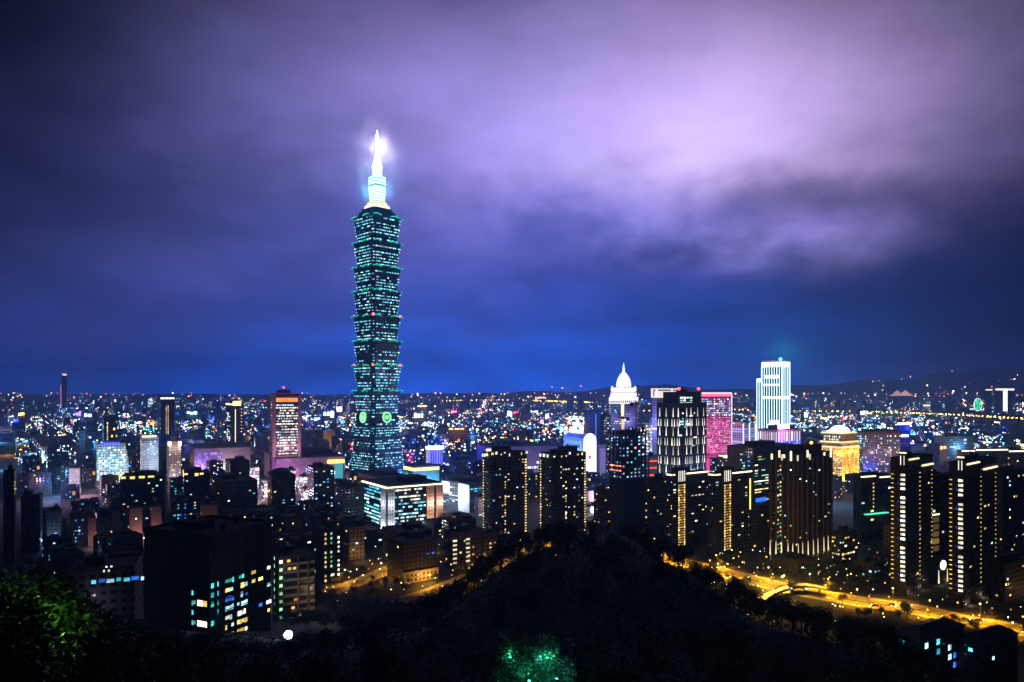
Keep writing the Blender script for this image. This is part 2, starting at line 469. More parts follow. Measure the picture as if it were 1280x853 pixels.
def road(pl, w, median=True):
    m = MB(); ribbon(m, pl, -w, w, .012); tag(m.build('road', M_ROAD), kind='structure')
    k = MB(); ribbon(k, pl, -w - .5, -w, 0, .14); ribbon(k, pl, w, w + .5, 0, .14)
    ribbon(k, pl, -w - 4, -w - .5, 0, .13); ribbon(k, pl, w + .5, w + 4, 0, .13)
    tag(k.build('pavement', M_KERB), kind='structure')
    if median:
        g_ = MB(); ribbon(g_, pl, -1.2, 1.2, .0, .15); tag(g_.build('median', M_GRASSV), kind='structure')
    p = MB()
    for d in (-w * .62, -w * .32, w * .32, w * .62):
        for i in range(0, len(pl) - 1, 2): ribbon(p, pl[i:i + 2], d - .08, d + .08, .018)
    for d in (-w + .3, w - .3): ribbon(p, pl, d - .09, d + .09, .018)
    tag(p.build('lane_markings', M_PAINT), kind='structure')
    return pl
BLVD = dense([gp(800, 690), gp(905, 716), gp(985, 736), gp(1075, 752), gp(1150, 763), gp(1205, 776), gp(1285, 789), gp(1420, 812)], 7)
road(BLVD, 8.5)
STREETS = [dense([gp(405, 742), gp(452, 726), gp(500, 706), gp(540, 690)], 8), dense([gp(500, 752), gp(545, 738), gp(600, 716), gp(690, 676)], 8),
           dense([gp(300, 640), gp(338, 615), gp(352, 600)], 10), dense([gp(700, 655), gp(745, 640), gp(800, 634)], 10)]
for s_ in STREETS: road(s_, 4.5, False)

# street lamps: one built, the rest copied
def make_street_lamp():
    r = empty('street_lamp', 'lit sodium street lamp on tall pole beside the amber boulevard', 'street lamp', (0, 0, 0), 0, 'street lamps of the boulevard')
    MB().tube((0, 0, 0), (0, 0, 9), .11, .07).tube((0, 0, 9), (1.8, 0, 9.4), .06, .05).lathe([(.2, 0), (.2, .5), (.12, .55)], 8).build('pole', M_METAL, r)
    hd = MB().box(1.5, 2.5, -.17, .17, 9.32, 9.5).build('lamp_head', M_METAL, r)
    MB().ball((2.0, 0, 9.2), .42).build('lamp_glass', M_LAMP, hd)
    lamp(r, (2.0, 0, 8.9), (1, .41, .01), 260000, .3, 'SPOT', spot=R(148))
    return r
LAMP0 = make_street_lamp(); lamp_used = [False]
SIDE = [c for c in LAMP0.children if c.type == 'LIGHT'][0].data.copy(); SIDE.energy = 60000
def copy_tree(o, parent=None):
    c = o.copy(); COL.objects.link(c)
    if parent: c.parent = parent
    for ch in list(o.children): copy_tree(ch, c)
    return c
def street_lamp(p, rz, label, group):
    o = LAMP0 if not lamp_used[0] else copy_tree(LAMP0); lamp_used[0] = True
    if 'boulevard' not in label:
        for c in o.children:
            if c.type == 'LIGHT': c.data = SIDE
    o.location = p; o.rotation_euler = (0, 0, rz); o['label'] = label; o['group'] = group
    return o
def lamps_along(pl, w, step, label, group, sides=(1, -1)):
    acc = 0; k = 0
    for i in range(1, len(pl)):
        acc += (pl[i] - pl[i - 1]).length
        if acc >= step:
            acc = 0; t = (pl[i] - pl[i - 1]).normalized(); sd = sides[k % len(sides)]; k += 1
            n = Vector((-t.y, t.x, 0)) * sd
            street_lamp(pl[i] + n * (w + 1.2) + Vector((0, 0, .13)), math.atan2(-n.y, -n.x), label, group)
lamps_along(BLVD, 8.5, 18, 'lit amber street lamp on a tall pole along the curving boulevard at lower right', 'street lamps of the boulevard')
lamps_along(STREETS[0], 6.5, 22, 'amber street lamp in the yellow-lit side street below the L-shaped office block', 'street lamps of the near side street')
lamps_along(STREETS[1], 6.5, 30, 'amber street lamp on the street skirting the foot of the dark hill', 'street lamps along the foot of the hill')

# elevated ramp curling off the boulevard
def overpass():
    r = empty('overpass', 'brightly lit curved flyover ramp beside the boulevard junction', 'bridge', gp(990, 742))
    base = Vector(r.location)
    pl = [p - base for p in dense([gp(952, 757), gp(968, 748), gp(990, 741), gp(1012, 740), gp(1034, 744)], 4)]
    m = MB(); ribbon(m, pl, -3.2, 3.2, 3.4, 4.1); m.build('deck', M_KERB, r)
    for d in (-3.2, 2.95):
        m = MB(); ribbon(m, pl, d, d + .25, 4.1, 5.0); m.build('barrier', M_KERB, r)
    for i in range(2, len(pl) - 1, 4):
        MB().box(pl[i].x - .7, pl[i].x + .7, pl[i].y - .7, pl[i].y + .7, 0, 3.4).build('pier', M_KERB, r)
    for i in range(1, len(pl), 4):
        p = pl[i]; q = offset(pl, 3.4)[i]
        MB().tube((q.x, q.y, 3.4), (q.x, q.y, 11), .09, .06).build('lamp_pole', M_METAL, r)
        MB().ball((q.x, q.y, 11.1), .4).build('lamp_glass', M_LAMP, r)
        lamp(r, (q.x, q.y, 10.4), (1, .55, .08), 32000, .3)
    return r
overpass()

# ------------------------------------------------------------------ the tall tower of eight flared storeys
def notched(w, n=.05):
    """plan of a square with stepped corners"""
    a = w / 2; s = w * n; pts = []
    for k in range(4):
        c, q = math.cos(k * math.pi / 2), math.sin(k * math.pi / 2)
        for (x, y) in ((-a + 2 * s, -a), (a - 2 * s, -a), (a - 2 * s, -a + s), (a - s, -a + s), (a - s, -a + 2 * s), (a, -a + 2 * s)):
            pts.append((c * x - q * y, q * x + c * y))
    out = []
    for p in pts:
        if not out or math.hypot(p[0] - out[-1][0], p[1] - out[-1][1]) > 1e-4: out.append(p)
    if math.hypot(out[0][0] - out[-1][0], out[0][1] - out[-1][1]) < 1e-4: out.pop()
    return out
def ring(w, z, n=.05): return [(x, y, z) for x, y in notched(w, n)]
M_GLASS = facade('tower_blue_green_glass', (.020, .052, .062), (.010, .028, .038), 2.2, 4.2, .8, .55, .35)
M_GREENLED = glow('green_led_ledge', (.01, .72, .40), 1.0, .3)
M_CROWN = glow('crown_floodlight_glow', (.50, .92, 1.0), 2.4, .15, True)  # crown floodlighting put in as emission of the glass
M_CROWNW = glow('crown_warm_glow', (1, .82, .50), 2.0, .4, True)  # warm tier's floodlighting, likewise put in as emission
M_TIP = glow('spire_lamp', (1, .93, 1.0), 9, 0, True)
M_EMB = glow('emblem_green', (.30, 1, .42), 1.5, .2)
def tall_tower():
    Y = 1050.0; a = R(45); hw = 26.0
    cx, cyy = V(470.5, Y + 30), Y + 36
    r = empty('skyscraper', 'tallest tower, stacked flaring glass storeys with green ledges and a glowing white spire', 'skyscraper', (cx, cyy, 0), a)
    FOOT.append((cx, cyy, 52)); PROT.append((432, 508, 250, 1000))
    DC = cyy - hw * .35
    Z = lambda py: Zat(py, DC + 8)
    tops = [273.5, 305, 336, 365.5, 396.5, 427, 457.5, 488.5]
    lows = tops[1:] + [518]
    pal = [glow('tower_cyan_window', (.50, .95, 1.0), 2.3, .6), WIN['cool'], WIN['cyan'], WIN['cyan'], glow('tower_teal_window', (.12, .80, .85), 1.2, .6)]
    q = random.Random(4)
    nwin = [0]; rest = MB(); mats = []
    def facewin(par, f, z, u, w, h, m, half):
        rz = (0, -math.pi / 2, math.pi / 2, math.pi)[f]
        c, s = math.cos(rz), math.sin(rz)
        x, y = u, -half - .06
        p = (c * x - s * y, s * x + c * y, z)
        if nwin[0] < 12: link('window', unit_window(m), par, p, rz, (w, 1, h)); nwin[0] += 1; return
        if m not in mats: mats.append(m)
        d = .08; cs = [(-w / 2, 0), (w / 2, 0), (w / 2, -d), (-w / 2, -d)]
        pts = [(p[0] + c * X - s * YY, p[1] + s * X + c * YY) for X, YY in cs]
        i = len(rest.v); rest.v += [(X, YY, z - h / 2) for X, YY in pts] + [(X, YY, z + h / 2) for X, YY in pts]
        for fc in ((0, 1, 5, 4), (1, 2, 6, 5), (2, 3, 7, 6), (3, 0, 4, 7), (4, 5, 6, 7), (3, 2, 1, 0)):
            rest.f.append(tuple(i + k for k in fc)); rest.m.append(mats.index(m))
    def storeys(par, z0, z1, w0, w1, floors, pr, skip=()):
        nonlocal rest, mats
        nwin[0] = 0; rest = MB(); mats = []
        for k in range(floors):
            if k in skip: continue
            z = z0 + (z1 - z0) * (k + .5) / floors
            half = (w0 + (w1 - w0) * ((k + .62) / floors)) / 2
            for f in range(4):
                cols = 24; fw = half * 2 * .79; run = 0; p_row = pr * q.choice([.08, .4, .8, 1.1, 1.5, 1.8])
                for c in range(cols):
                    if run > 0: run -= 1
                    elif q.random() < p_row * .30: run = q.randint(1, 6)
                    lit = run > 0 or q.random() < p_row * .22
                    if lit: facewin(par, f, z, -fw / 2 + fw * (c + .5) / cols, fw / cols * q.choice([.7, .8, .95]), (z1 - z0) / floors * .36, q.choice(pal), half)
                for sgn in (-1, 1):                      # the stepped corners
                    if q.random() < .45 * pr + .1:
                        facewin(par, f, z, sgn * half * .895, half * .09, (z1 - z0) / floors * .34, q.choice(pal), half * .948)
        if rest.f: tag(rest.build('window', mats, par), kind='stuff')
    for k, (t, l) in enumerate(zip(tops, lows)):
        z1, z0 = Z(t), Z(l) + (0 if k < 7 else 0)
        wt, wb = 53.5, 44.0
        m = MB().loft([ring(wb, z0), ring(wt, z1 - .8)])
        sec = m.build('tower_section', M_GLASS, r)
        MB().loft([ring(wt + 1.0, z1 - 1.6), ring(wt + 1.6, z1 - .1)]).build('ledge', M_GLASS, sec)
        for f in range(4):
            c, s_ = math.cos(f * math.pi / 2), math.sin(f * math.pi / 2)
            half = (wt + 1.6) / 2 + .15
            for (u0, u1) in (((-.96, -.42), (.14, .74)) if k % 2 == 0 else ((-.94, -.44), (.06, .62))):
                lm = MB(); n = 8; ru = []
                for j in range(n + 1):
                    u = (u0 + (u1 - u0) * j / n) * half; lift = 1.7 * (1 - (2 * j / n - 1) ** 2)
                    ru.append((u, lift))
                for (ua, la), (ub, lb) in zip(ru, ru[1:]):
                    P = [(ua, -half - .9, z1 - 1.9 + la), (ub, -half - .9, z1 - 1.9 + lb), (ub, -half - .9, z1 - .3 + lb), (ua, -half - .9, z1 - .3 + la)]
                    Q = [(x, y + .9, z) for x, y, z in P]
                    for fc in ((P[0], P[1], P[2], P[3]), (P[3], P[2], Q[2], Q[3]), (P[1], P[0], Q[0], Q[1])):
                        lm.face([(c * x - s_ * y, s_ * x + c * y, z) for x, y, z in fc])
                lm.build('green_ledge_light', M_GREENLED, sec)
        if k in (4, 6):
            for (sx, sy) in ((-1, -1), (1, -1), (-1, 1)):
                b = MB().ball((sx * wt * .455, sy * wt * .455, z1 + 1.0), 1.6); b.build('beacon', M_RED, sec)
        storeys(sec, z0 + .5, z1 - 2.2, wb, wt, 8, .95 if k in (1, 4, 6) else .8, skip=(7,) if k % 3 else ())
    # belt with the round emblems, then the tapering base
    zb1, zb0 = Z(518), Z(532)
    belt = MB().loft([ring(50, zb0), ring(47.5, zb1)]).build('belt', M_GLASS, r)
    for f in range(4):
        e = MB(); n = 28
        for (r0, r1, dd) in ((5.4, 7.2, .9), (0, 3.0, .6)):
            for j in range(n):
                t0, t1 = 2 * math.pi * j / n, 2 * math.pi * (j + 1) / n
                pt = lambda rad, t, y: (rad * math.cos(t), y, Z(521.5) + rad * math.sin(t) * 1.12)
                y0 = -25.2 - dd
                e.face([pt(r0, t0, y0), pt(r1, t0, y0), pt(r1, t1, y0), pt(r0, t1, y0)]); e.face([pt(r1, t0, y0), pt(r1, t0, -23), pt(r1, t1, -23), pt(r1, t1, y0)])
                if r0: e.face([pt(r0, t0, -23), pt(r0, t0, y0), pt(r0, t1, y0), pt(r0, t1, -23)])
        e.build('round_emblem', M_EMB, r, rz=f * math.pi / 2)
    zp1, zp0 = zb0, 0.0
    base = MB().loft([ring(64, zp0), ring(50, zp1)]).build('tower_base', M_GLASS, r)
    storeys(base, 12, zp1 - 1, 62.5, 50, 19, .72, skip=(14, 9))
    storeys(belt, zb0, zb1, 50, 47.5, 3, .5)
    # shoulders and crown
    z = Z(273.5)
    sh = MB().loft([ring(44, z), ring(42, Z(267))]).loft([ring(37, Z(267)), ring(35, Z(262.5))]).build('shoulder_tier', M_GLASS, r)
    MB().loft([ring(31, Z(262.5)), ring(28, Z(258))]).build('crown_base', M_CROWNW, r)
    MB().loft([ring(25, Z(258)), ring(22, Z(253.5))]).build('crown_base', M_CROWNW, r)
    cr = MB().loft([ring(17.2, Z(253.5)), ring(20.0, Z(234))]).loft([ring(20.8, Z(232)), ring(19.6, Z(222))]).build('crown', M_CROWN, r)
    mu = MB()
    for zz in [253, 249.5, 246, 242.5, 239, 236, 229, 225]:
        w = 17.3 + min(1, (253 - zz) / 19) * 2.8 + (.7 if zz < 232 else 0); mu.loft([ring(w + .4, Z(zz)), ring(w + .4, Z(zz) + .8)])
    for f in range(4):
        c, s_ = math.cos(f * math.pi / 2), math.sin(f * math.pi / 2)
        for u in (-4.2, 0, 4.2):
            P = [(u - .25, -8.9, Z(253)), (u + .25, -8.9, Z(253)), (u + .25, -10.2, Z(234)), (u - .25, -10.2, Z(234))]
            mu.face([(c * x - s_ * y, s_ * x + c * y, z) for x, y, z in P])
    mu.loft([ring(21.0, Z(234)), ring(21.2, Z(232.2))])
    mu.build('mullion', M_DARK, cr)
    MB().loft([ring(11.6, Z(222)), ring(10.8, Z(211))]).build('spire_plinth', M_CROWN, r)
    MB().lathe([(7.4, Z(211)), (7.0, Z(208)), (4.4, Z(201)), (2.8, Z(195)), (2.0, Z(188))], 16).build('spire_cone', M_TIP, r)
    sp = MB().lathe([(1.7, Z(188)), (1.3, Z(180)), (.9, Z(172)), (.3, Z(163))], 12).build('spire', M_TIP, r)
    MB().lathe([(.6, Z(186)), (2.4, Z(178)), (2.8, Z(174)), (1.6, Z(169)), (.4, Z(166))], 12).build('spire_lamp', M_TIP, r)
    lamp(r, (0, 0, Z(160)), (1, .86, .97), 70000, 2.0); lamp(r, (3, -3, Z(180)), (1, .86, .97), 70000, 2.0)
    for (sx, sy) in ((-1, -1), (1, -1), (-1, 1)): lamp(r, (sx * 7, sy * 7, Z(186)), (1, .85, .97), 60000, 1.5)
    for (sx, sy) in ((-1, -1), (1, -1), (-1, 1)):
        lamp(r, (sx * 14, sy * 14, Z(240)), (.12, .60, 1), 130000, 3)  # added blue lamps to raise the halo round the crown
    return Z
TZ = tall_tower()

# ------------------------------------------------------------------ landmark buildings
cool, cyan, teal, white, warm, amber, blue, green, pink = (WIN[k] for k in ('cool', 'cyan', 'teal', 'white', 'warm', 'amber', 'blue', 'green', 'pink'))
F_DARK = facade('dark_stone_facade', (.014, .0135, .014), (.006, .007, .009), 3.6, 3.1, .5, .5)
F_BROWN = facade('brown_tile_facade', (.030, .021, .017), (.012, .012, .014), 3.2, 3.1, .5, .5)
F_GREY = facade('grey_tile_facade', (.05, .052, .062), (.012, .013, .018), 3.4, 3.2, .55, .45)
F_PALE = facade('pale_tile_facade', (.24, .22, .22), (.02, .022, .03), 3.0, 3.2, .5, .45)
F_CREAM = facade('cream_stone_facade', (.40, .32, .20), (.04, .03, .02), 3.2, 3.4, .42, .5)
F_WHITE = facade('white_panel_facade', (.62, .64, .68), (.03, .04, .06), 3.4, 3.5, .62, .5)
F_BLUEG = facade('blue_glass_facade', (.05, .06, .09), (.016, .024, .045), 1.8, 3.8, .85, .7, .35)
P_WHITE = plain('white_paint', (.70, .70, .72), .6, .08)
P_PINK = plain('pink_tile', (.34, .22, .22), .75, .15, .4)
P_STONE = plain('pinkish_stone', (.40, .29, .25), .75, .12, .4)
P_GREY = plain('grey_stone', (.36, .36, .39), .75, .12, .4)

# office tower with an orange row of lights under its roof
b = B('office_tower', 'brown office slab with orange arcade of lights under a red beaconed roof', 'office tower', 337, 341, 376, 492.5, 1020, 24)
b.body(facade('rosy_stone_facade', (.20, .14, .15), (.012, .010, .012), 2.0, 4.2, .8, .6)); b.roof(P_PINK, 1.2, (.45, .5, 5.5), tank=False)
for f in 'FL':
    W = b.span(f)
    for k in (0, 1): b.strip(f, k * (W - W * .1), k * (W - W * .1) + W * .1, 0, b.h - 1, P_PINK, 'corner_pier', .7)
b.strip('F', 3.5, b.w - 3.5, b.h - 5.4, b.h - 4.2, P_PINK, 'cornice', .5)
for i in range(12): b.win('F', -b.w * .38 + b.w * .76 * (i + .5) / 12, b.h - 8.6, b.w * .045, 5.4, glow('orange_arcade_light', (1, .20, .03), 3, .2))
b.grid('F', 22, 19, .50, [white, white, white, cool], 44, b.h - 14, .92, .42, .11, .89, runs=.55, seed=9)
b.grid('L', 3, 19, .15, [white], 44, b.h - 14, .5, .3, .2, .8, seed=2)
beacon(b, -b.w * .05, 0, b.h + 6, 1.2); b.finish()
lamp(b.root, (0, -b.d / 2 - 14, 52), (1, .55, .75), 30000, 2)

# slim dark towers on the left
b = B('office_tower', 'slim dark tower with a white light bar across its flat top', 'office tower', 198.5, 201, 218, 497, 1500, 20)
b.body(F_DARK); b.roof(M_ROOF, 1, None); b.strip('F', 0, b.w, b.h - 3.4, b.h - .4, M_LEDW, 'light_bar', .5)
b.strip('L', 0, b.d, b.h - 3.4, b.h - .4, M_LEDW, 'light_bar', .5)
for u in (.40, .54):
    for k in range(22): b.win('F', (u - .5) * b.w, b.h - 18 - k * 2.7, 1.2, 1.9, warm)
b.finish()
b = B('office_tower', 'two-faced dark tower with yellow-lit crown and a vertical strip of yellow light', 'office tower', 276, 291, 304.5, 505, 1350, 40)
b.body(F_DARK); b.roof(M_ROOF, 1, (.5, .5, 7)); b.strip('L', 0, b.d, b.h - 2.2, b.h, M_LEDW, 'light_bar', .5); b.strip('F', 0, b.w * .75, b.h - 3.5, b.h + 5, glow('yellow_crown_light', (1, .78, .25), 2.6, .1), 'crown_sign', .8)
b.grid('L', 5, 16, .55, [cool, white], 40, b.h - 16, .9, .6, .1, .6, runs=.4, seed=3)
b.strip('F', b.w * .2, b.w * .27, 34, b.h - 10, M_LEDWARM, 'light_strip', .4)
for k in range(8): b.win('F', b.w * .3, b.h - 10 - k * 6, 2, 1.5, warm)
b.finish()
b = B('office_tower', 'far tapered tower with pink-lit edge and summit lamp, on the left horizon', 'office tower', 75.5, 76.5, 83.5, 474, 5200, 20)
b.body(F_BLUEG); MB().loft([[(-b.w / 2, -b.d / 2, b.h), (b.w / 2, -b.d / 2, b.h), (b.w / 2, b.d / 2, b.h), (-b.w / 2, b.d / 2, b.h)], [(-8, -8, b.h + 26), (8, -8, b.h + 26), (8, 8, b.h + 26), (-8, 8, b.h + 26)]]).build('tapered_roof', M_ROOF, b.root)
MB().box(-11, 11, -9, 9, b.h + 26, b.h + 38).build('roof_lantern', glow('pink_lantern', (1, .62, .45), 2.2, 0), b.root)
b.strip('L', 0, b.d, 0, b.h * .82, glow('pink_edge_light', (1, .30, .22), 2.2, .2), 'edge_light', 3)
b.finish()

# white floodlit office and apartment block on the left
b = B('office_block', 'stepped white office block washed in cyan light, blue letters along its roof', 'office block', 113, 121, 157, 557, 1000, 30)
b.body(F_WHITE); b.roof(P_WHITE, 1, (.5, .5, 3.5), tank=False)
for i, (w_, t_) in enumerate(((4.2, 8), (3.2, 18), (2.4, 28))):
    MB().box(b.w / 2, b.w / 2 + w_ * (i + 1) * .55, -b.d / 2 + i * 1.2 + 1, b.d / 2 - 1, -1, b.h - t_).build('stepped_wing', F_WHITE, b.root)
b.grid('F', 15, 15, .80, [cool, cool, cyan, white, teal], 4, b.h - 2, .8, .6, seed=5); b.grid('L', 5, 15, .65, [teal, cool, cyan], 4, b.h - 2, .7, .6, seed=6)
for i in range(4): b.win('F', -b.w * .22 + i * 5.2, b.h + 1.6, 4.4, 3.6, glow('blue_roof_sign', (.05, .06, 1), 4, .1), .5)
b.finish()
for x in (-14, 0, 14): lamp(b.root, (x, -b.d / 2 - 9, 8), (1, .72, .5), 9000, 1)
for x in (-14, 2, 16): lamp(b.root, (x, -b.d / 2 - 11, 36), (.3, .8, 1), 6500, 1)
b = B('apartment_block', 'white floodlit slab with close rows of balconies, left of the red-topped tower', 'apartment block', 168, 176, 198, 549, 1020, 28)
b.body(F_WHITE); b.roof(P_WHITE, 1, (.7, .5, 5), tank=False)
for k in range(17): b.strip('F', 0, b.w, 6 + k * 3.4, 7.1 + k * 3.4, P_WHITE, 'balcony', 1.1)
for u in (.0, .36, .68, .97): b.strip('F', u * b.w, u * b.w + .7, 4, b.h - 1, P_WHITE, 'fin', 1.3)
b.grid('L', 3, 16, .6, [cool, white], 6, b.h - 2, .5, .5, seed=3); b.grid('F', 8, 16, .4, [cool, cyan], 6.8, b.h - 2, .7, .4, seed=8)
b.strip('F', 2, b.w - 2, b.h + 2.3, b.h + 4.2, M_LEDWARM, 'sign_band', -2)
b.finish()
for z in (10, 30, 52): lamp(b.root, (4, -b.d / 2 - 13, z), (.45, .72, 1), 7500, 1.5)
MB().ball((b.w * .35, -b.d / 2 - 3, 9), 2.6).build('floodlight', glow('cyan_floodlight', (.45, .95, 1), 9, 0, True), b.root)
b = B('apartment_block', 'pinkish apartment block with two bright lamps on its roof corners', 'apartment block', 206.5, 211, 226, 553, 980, 30)
b.body(F_PALE); b.roof(P_PINK, 1, (.4, .4, 6), tank=False)
for x in (-.42, .42):
    MB().box(x * b.w - 2, x * b.w + 2, -b.d / 2 - .6, -b.d / 2 + 3, b.h + .5, b.h - 5).build('roof_lamp', glow('warm_roof_lamp', (1, .80, .5), 4, .1, True), b.root)
    lamp(b.root, (x * b.w, -b.d / 2 - 5, b.h - 8), (1, .78, .55), 5000, .5)
b.grid('F', 6, 15, .25, [white, warm], 5, b.h - 8, .5, .4, seed=4); b.finish(); lamp(b.root, (0, -b.d / 2 - 12, 20), (.9, .75, .9), 16000, 1)
b = B('apartment_tower', 'blue-grey stepped slab with faint horizontal bands, left of the cyan office block', 'apartment tower', 94, 98.5, 106, 538, 1150, 25)
b.body(facade('blue_banded_facade', (.10, .16, .22), (.02, .03, .05), 60, 2.6, .98, .5)); b.roof(); lamp(b.root, (6, -b.d / 2 - 22, 60), (.25, .65, 1), 26000, 2)
b = B('apartment_tower', 'narrow dark tower with a column of warm windows beside a cyan-windowed one', 'apartment tower', 122, 130, 147, 522, 1300, 34)
b.body(F_DARK); b.roof(M_ROOF, 1, (.4, .4, 4))
for k in range(15): b.win('F', -b.w * .25, b.h - 10 - k * 3.6, 1.9, 1.9, warm)
b.grid('L', 3, 14, .6, [cyan, blue], 40, b.h - 6, .6, .5, seed=2); b.grid('F', 3, 3, .6, [warm, green, teal], b.h - 40, b.h - 2, .8, .3, .5, 1, seed=2); b.finish()

# the purple-lit shopping mall and its shopping street
M_MAG = glow('magenta_shopfront', (1, .40, .75), 2.2, .7); M_VIOL = glow('violet_panel', (.35, .18, 1), 1.6, .6)
b = B('shopping_mall', 'wide mall with violet-lit curved panels on its white tiled front', 'shopping mall', 232, 243, 313, 562, 1080, 27)
b.body(plain('white_mall_cladding', (.5, .45, .48), .6, .1)); b.roof(P_PINK, 1.2, (.3, .3, 4), tank=False)
for r_ in range(5):
    for c in range(9):
        if (c * 3 + r_ * 5) % 7 < 4: b.win('F', -b.w * .47 + c * 4.4 + (r_ % 2) * 1.6, 18 + r_ * 5.6, 3.6, 3.2, M_VIOL, .3)
for z in (8, 16, 24, 32): b.strip('F', 0, b.w * .55, z, z + .8, P_WHITE, 'cornice', .6)
for x, c_, p_ in ((-30, (.5, .25, 1), 60000), (-14, (.75, .4, 1), 60000), (2, (1, .65, .85), 36000), (22, (1, .55, .5), 8000)): lamp(b.root, (x, -b.d / 2 - 12, 12), c_, p_, 1.5)
b.finish()
b = B('shopping_mall', 'long low mall with a dark sloping roof and bright pink shopfronts below', 'shopping mall', 330, 345, 431, 574, 1010, 25)
b.body(plain('rosy_mall_cladding', (.32, .25, .27), .7, .2, .2)); b.roof(M_ROOF, 1.5, (.5, .5, 5), tank=False)
b.grid('F', 22, 4, .5, [pink, white, M_MAG, cyan], 2, 26, .9, .8, seed=12)
b.strip('F', b.w * .74, b.w * .99, b.h - 9, b.h - 4, glow('yellow_canopy_light', (1, .70, .14), 2.6, .3, True), 'lit_canopy', 3)
b.strip('F', b.w * .85, b.w * .97, 6, b.h - 9.5, glow('teal_glass_light', (.10, .55, .68), .8, .1), 'glass_bay', 1.5)
for x in (-30, -10, 10, 26): lamp(b.root, (x, -b.d / 2 - 8, 7), (1, .6, .72), 7000, 1.5)
b.finish()
sh_spots = [(322, 330, 336, 600, 900), (338, 346, 352, 606, 880), (371, 378, 386, 596, 920), (354, 360, 370, 588, 960), (306, 314, 324, 584, 990), (376, 381, 389, 612, 850)]
sh_lab = ['white-lit shop block under the low mall, with pink upper windows', 'narrow shop building with a magenta vertical sign at the bright crossing',
          'shop block glowing pink beside the dark round-topped tower', 'shop building with pale lit windows behind the dark round-topped tower', 'small pale shop block at the foot of the violet mall', 'lowest pink and white shopfronts right of the dark round-topped tower']
for i, ((xl, xc, xr, yt, Y), lb) in enumerate(zip(sh_spots, sh_lab)):
    b = B('shop_building', lb, 'shop building', xl, xc, xr, yt, Y, 30, group='bright shops under the malls'); b.body(F_PALE); b.roof(M_ROOF, .9, (.4, .4, 3))
    b.grid('F', 4, 6, .75, [pink, white, white, M_MAG, cool], 2, b.h - 1, .85, .7, seed=i); b.grid('L', 3, 6, .6, [white, cool], 2, b.h - 1, .7, .6, seed=i)
    if i in (1, 5): b.strip('F', b.w * .7, b.w * .9, 8, b.h, M_MAG, 'vertical_sign', 1)
    b.finish(); lamp(b.root, (0, -b.d / 2 - 8, 8), (1, .7, .85), 16000, 1)

# low lit buildings at the foot of the tall tower
b = B('shopping_mall', 'low podium mall with a turquoise glass front and scalloped band of yellow lights', 'shopping mall', 505, 517, 549, 584, 960, 32)
b.body(plain('turquoise_glass', (.06, .22, .25), .3, .2)); b.roof(M_ROOF, .8, None)
for k in range(9): b.strip('F', b.w * k / 9 + .3, b.w * (k + 1) / 9 - .3, b.h - 5.5, b.h - 1.5, glow('yellow_band_light', (1, .74, .25), 2.6, .2), 'yellow_light', .8)
for k in range(5): b.strip('L', b.d * k / 5 + .3, b.d * (k + 1) / 5 - .3, b.h - 5.5, b.h - 1.5, MATS['yellow_band_light'], 'yellow_light', .8)
b.grid('L', 4, 4, .8, [teal, cyan], 4, b.h - 8, .95, .8, seed=3); b.finish()
for x in (-8, 10): lamp(b.root, (x, -b.d / 2 - 12, 10), (.35, .85, 1), 22000, 1)
b = B('convention_hall', 'broad dark hall roof with small bright lamps just below the tall tower', 'hall', 440, 470, 512, 598, 900, 30)
b.body(F_DARK); b.roof(M_ROOF, 1, (.5, .4, 5), tank=False); b.grid('F', 16, 2, .5, [blue, cool, white], 12, b.h, .7, .5, seed=4); b.finish()
b = B('pavilion_tower', 'small white tower with lit columns and a blazing white crown in blue light', 'tower', 533, 537, 553.5, 560, 1180, 30)
b.body(plain('blue_grey_wall', (.2, .22, .3), .7), inset=1.2); b.roof(P_WHITE, .8, None)  # even blue-grey wall behind the columns
for f in 'FL':
    for k in range(6): b.strip(f, b.span(f) * k / 5.4, b.span(f) * k / 5.4 + .9, -1, b.h - 3, glow('pale_column_light', (.62, .60, 1), .9, .3), 'column', .5)
MB().box(-b.w / 2 - 1, b.w / 2 + 1, -b.d / 2 - 1, b.d / 2 + 1, b.h - 3, b.h + 1.6).build('lit_crown', glow('white_crown_light', (.92, .9, 1), 5, 0, True), b.root)
for x in (-.5, 0, .5): MB().ball((x * b.w, -b.d / 2, b.h + 2), 1.6).build('crown_lamp', glow('white_globe_lamp', (.9, .9, 1), 9, 0), b.root)
for p in ((-22, -22, 34), (0, -28, 22), (-30, 10, 44), (24, 20, 60)): lamp(b.root, p, (.01, .03, 1), 90000, 2)
b.finish()
b = B('museum_hall', 'long pale mauve flat-roofed hall behind the two dark twin apartment towers', 'hall', 596, 606, 722, 559, 1150, 12)
b.body(plain('mauve_cladding', (.30, .24, .34), .7, .12, .1)); b.roof(M_ROOF, 1, (.25, .4, 6), tank=False)
b.grid('F', 20, 2, .4, [cool, white], 8, 24, .8, .4, .4, 1, seed=4); b.strip('F', 2, 16, b.h - 10, b.h - 3, glow('pale_lit_front', (1, .9, .8), 2, .1), 'lit_front', 1)
for x in (-50, -20, 10, 45): lamp(b.root, (x, -b.d / 2 - 20, 10), (.75, .55, .85), 7000, 2)
b.finish()

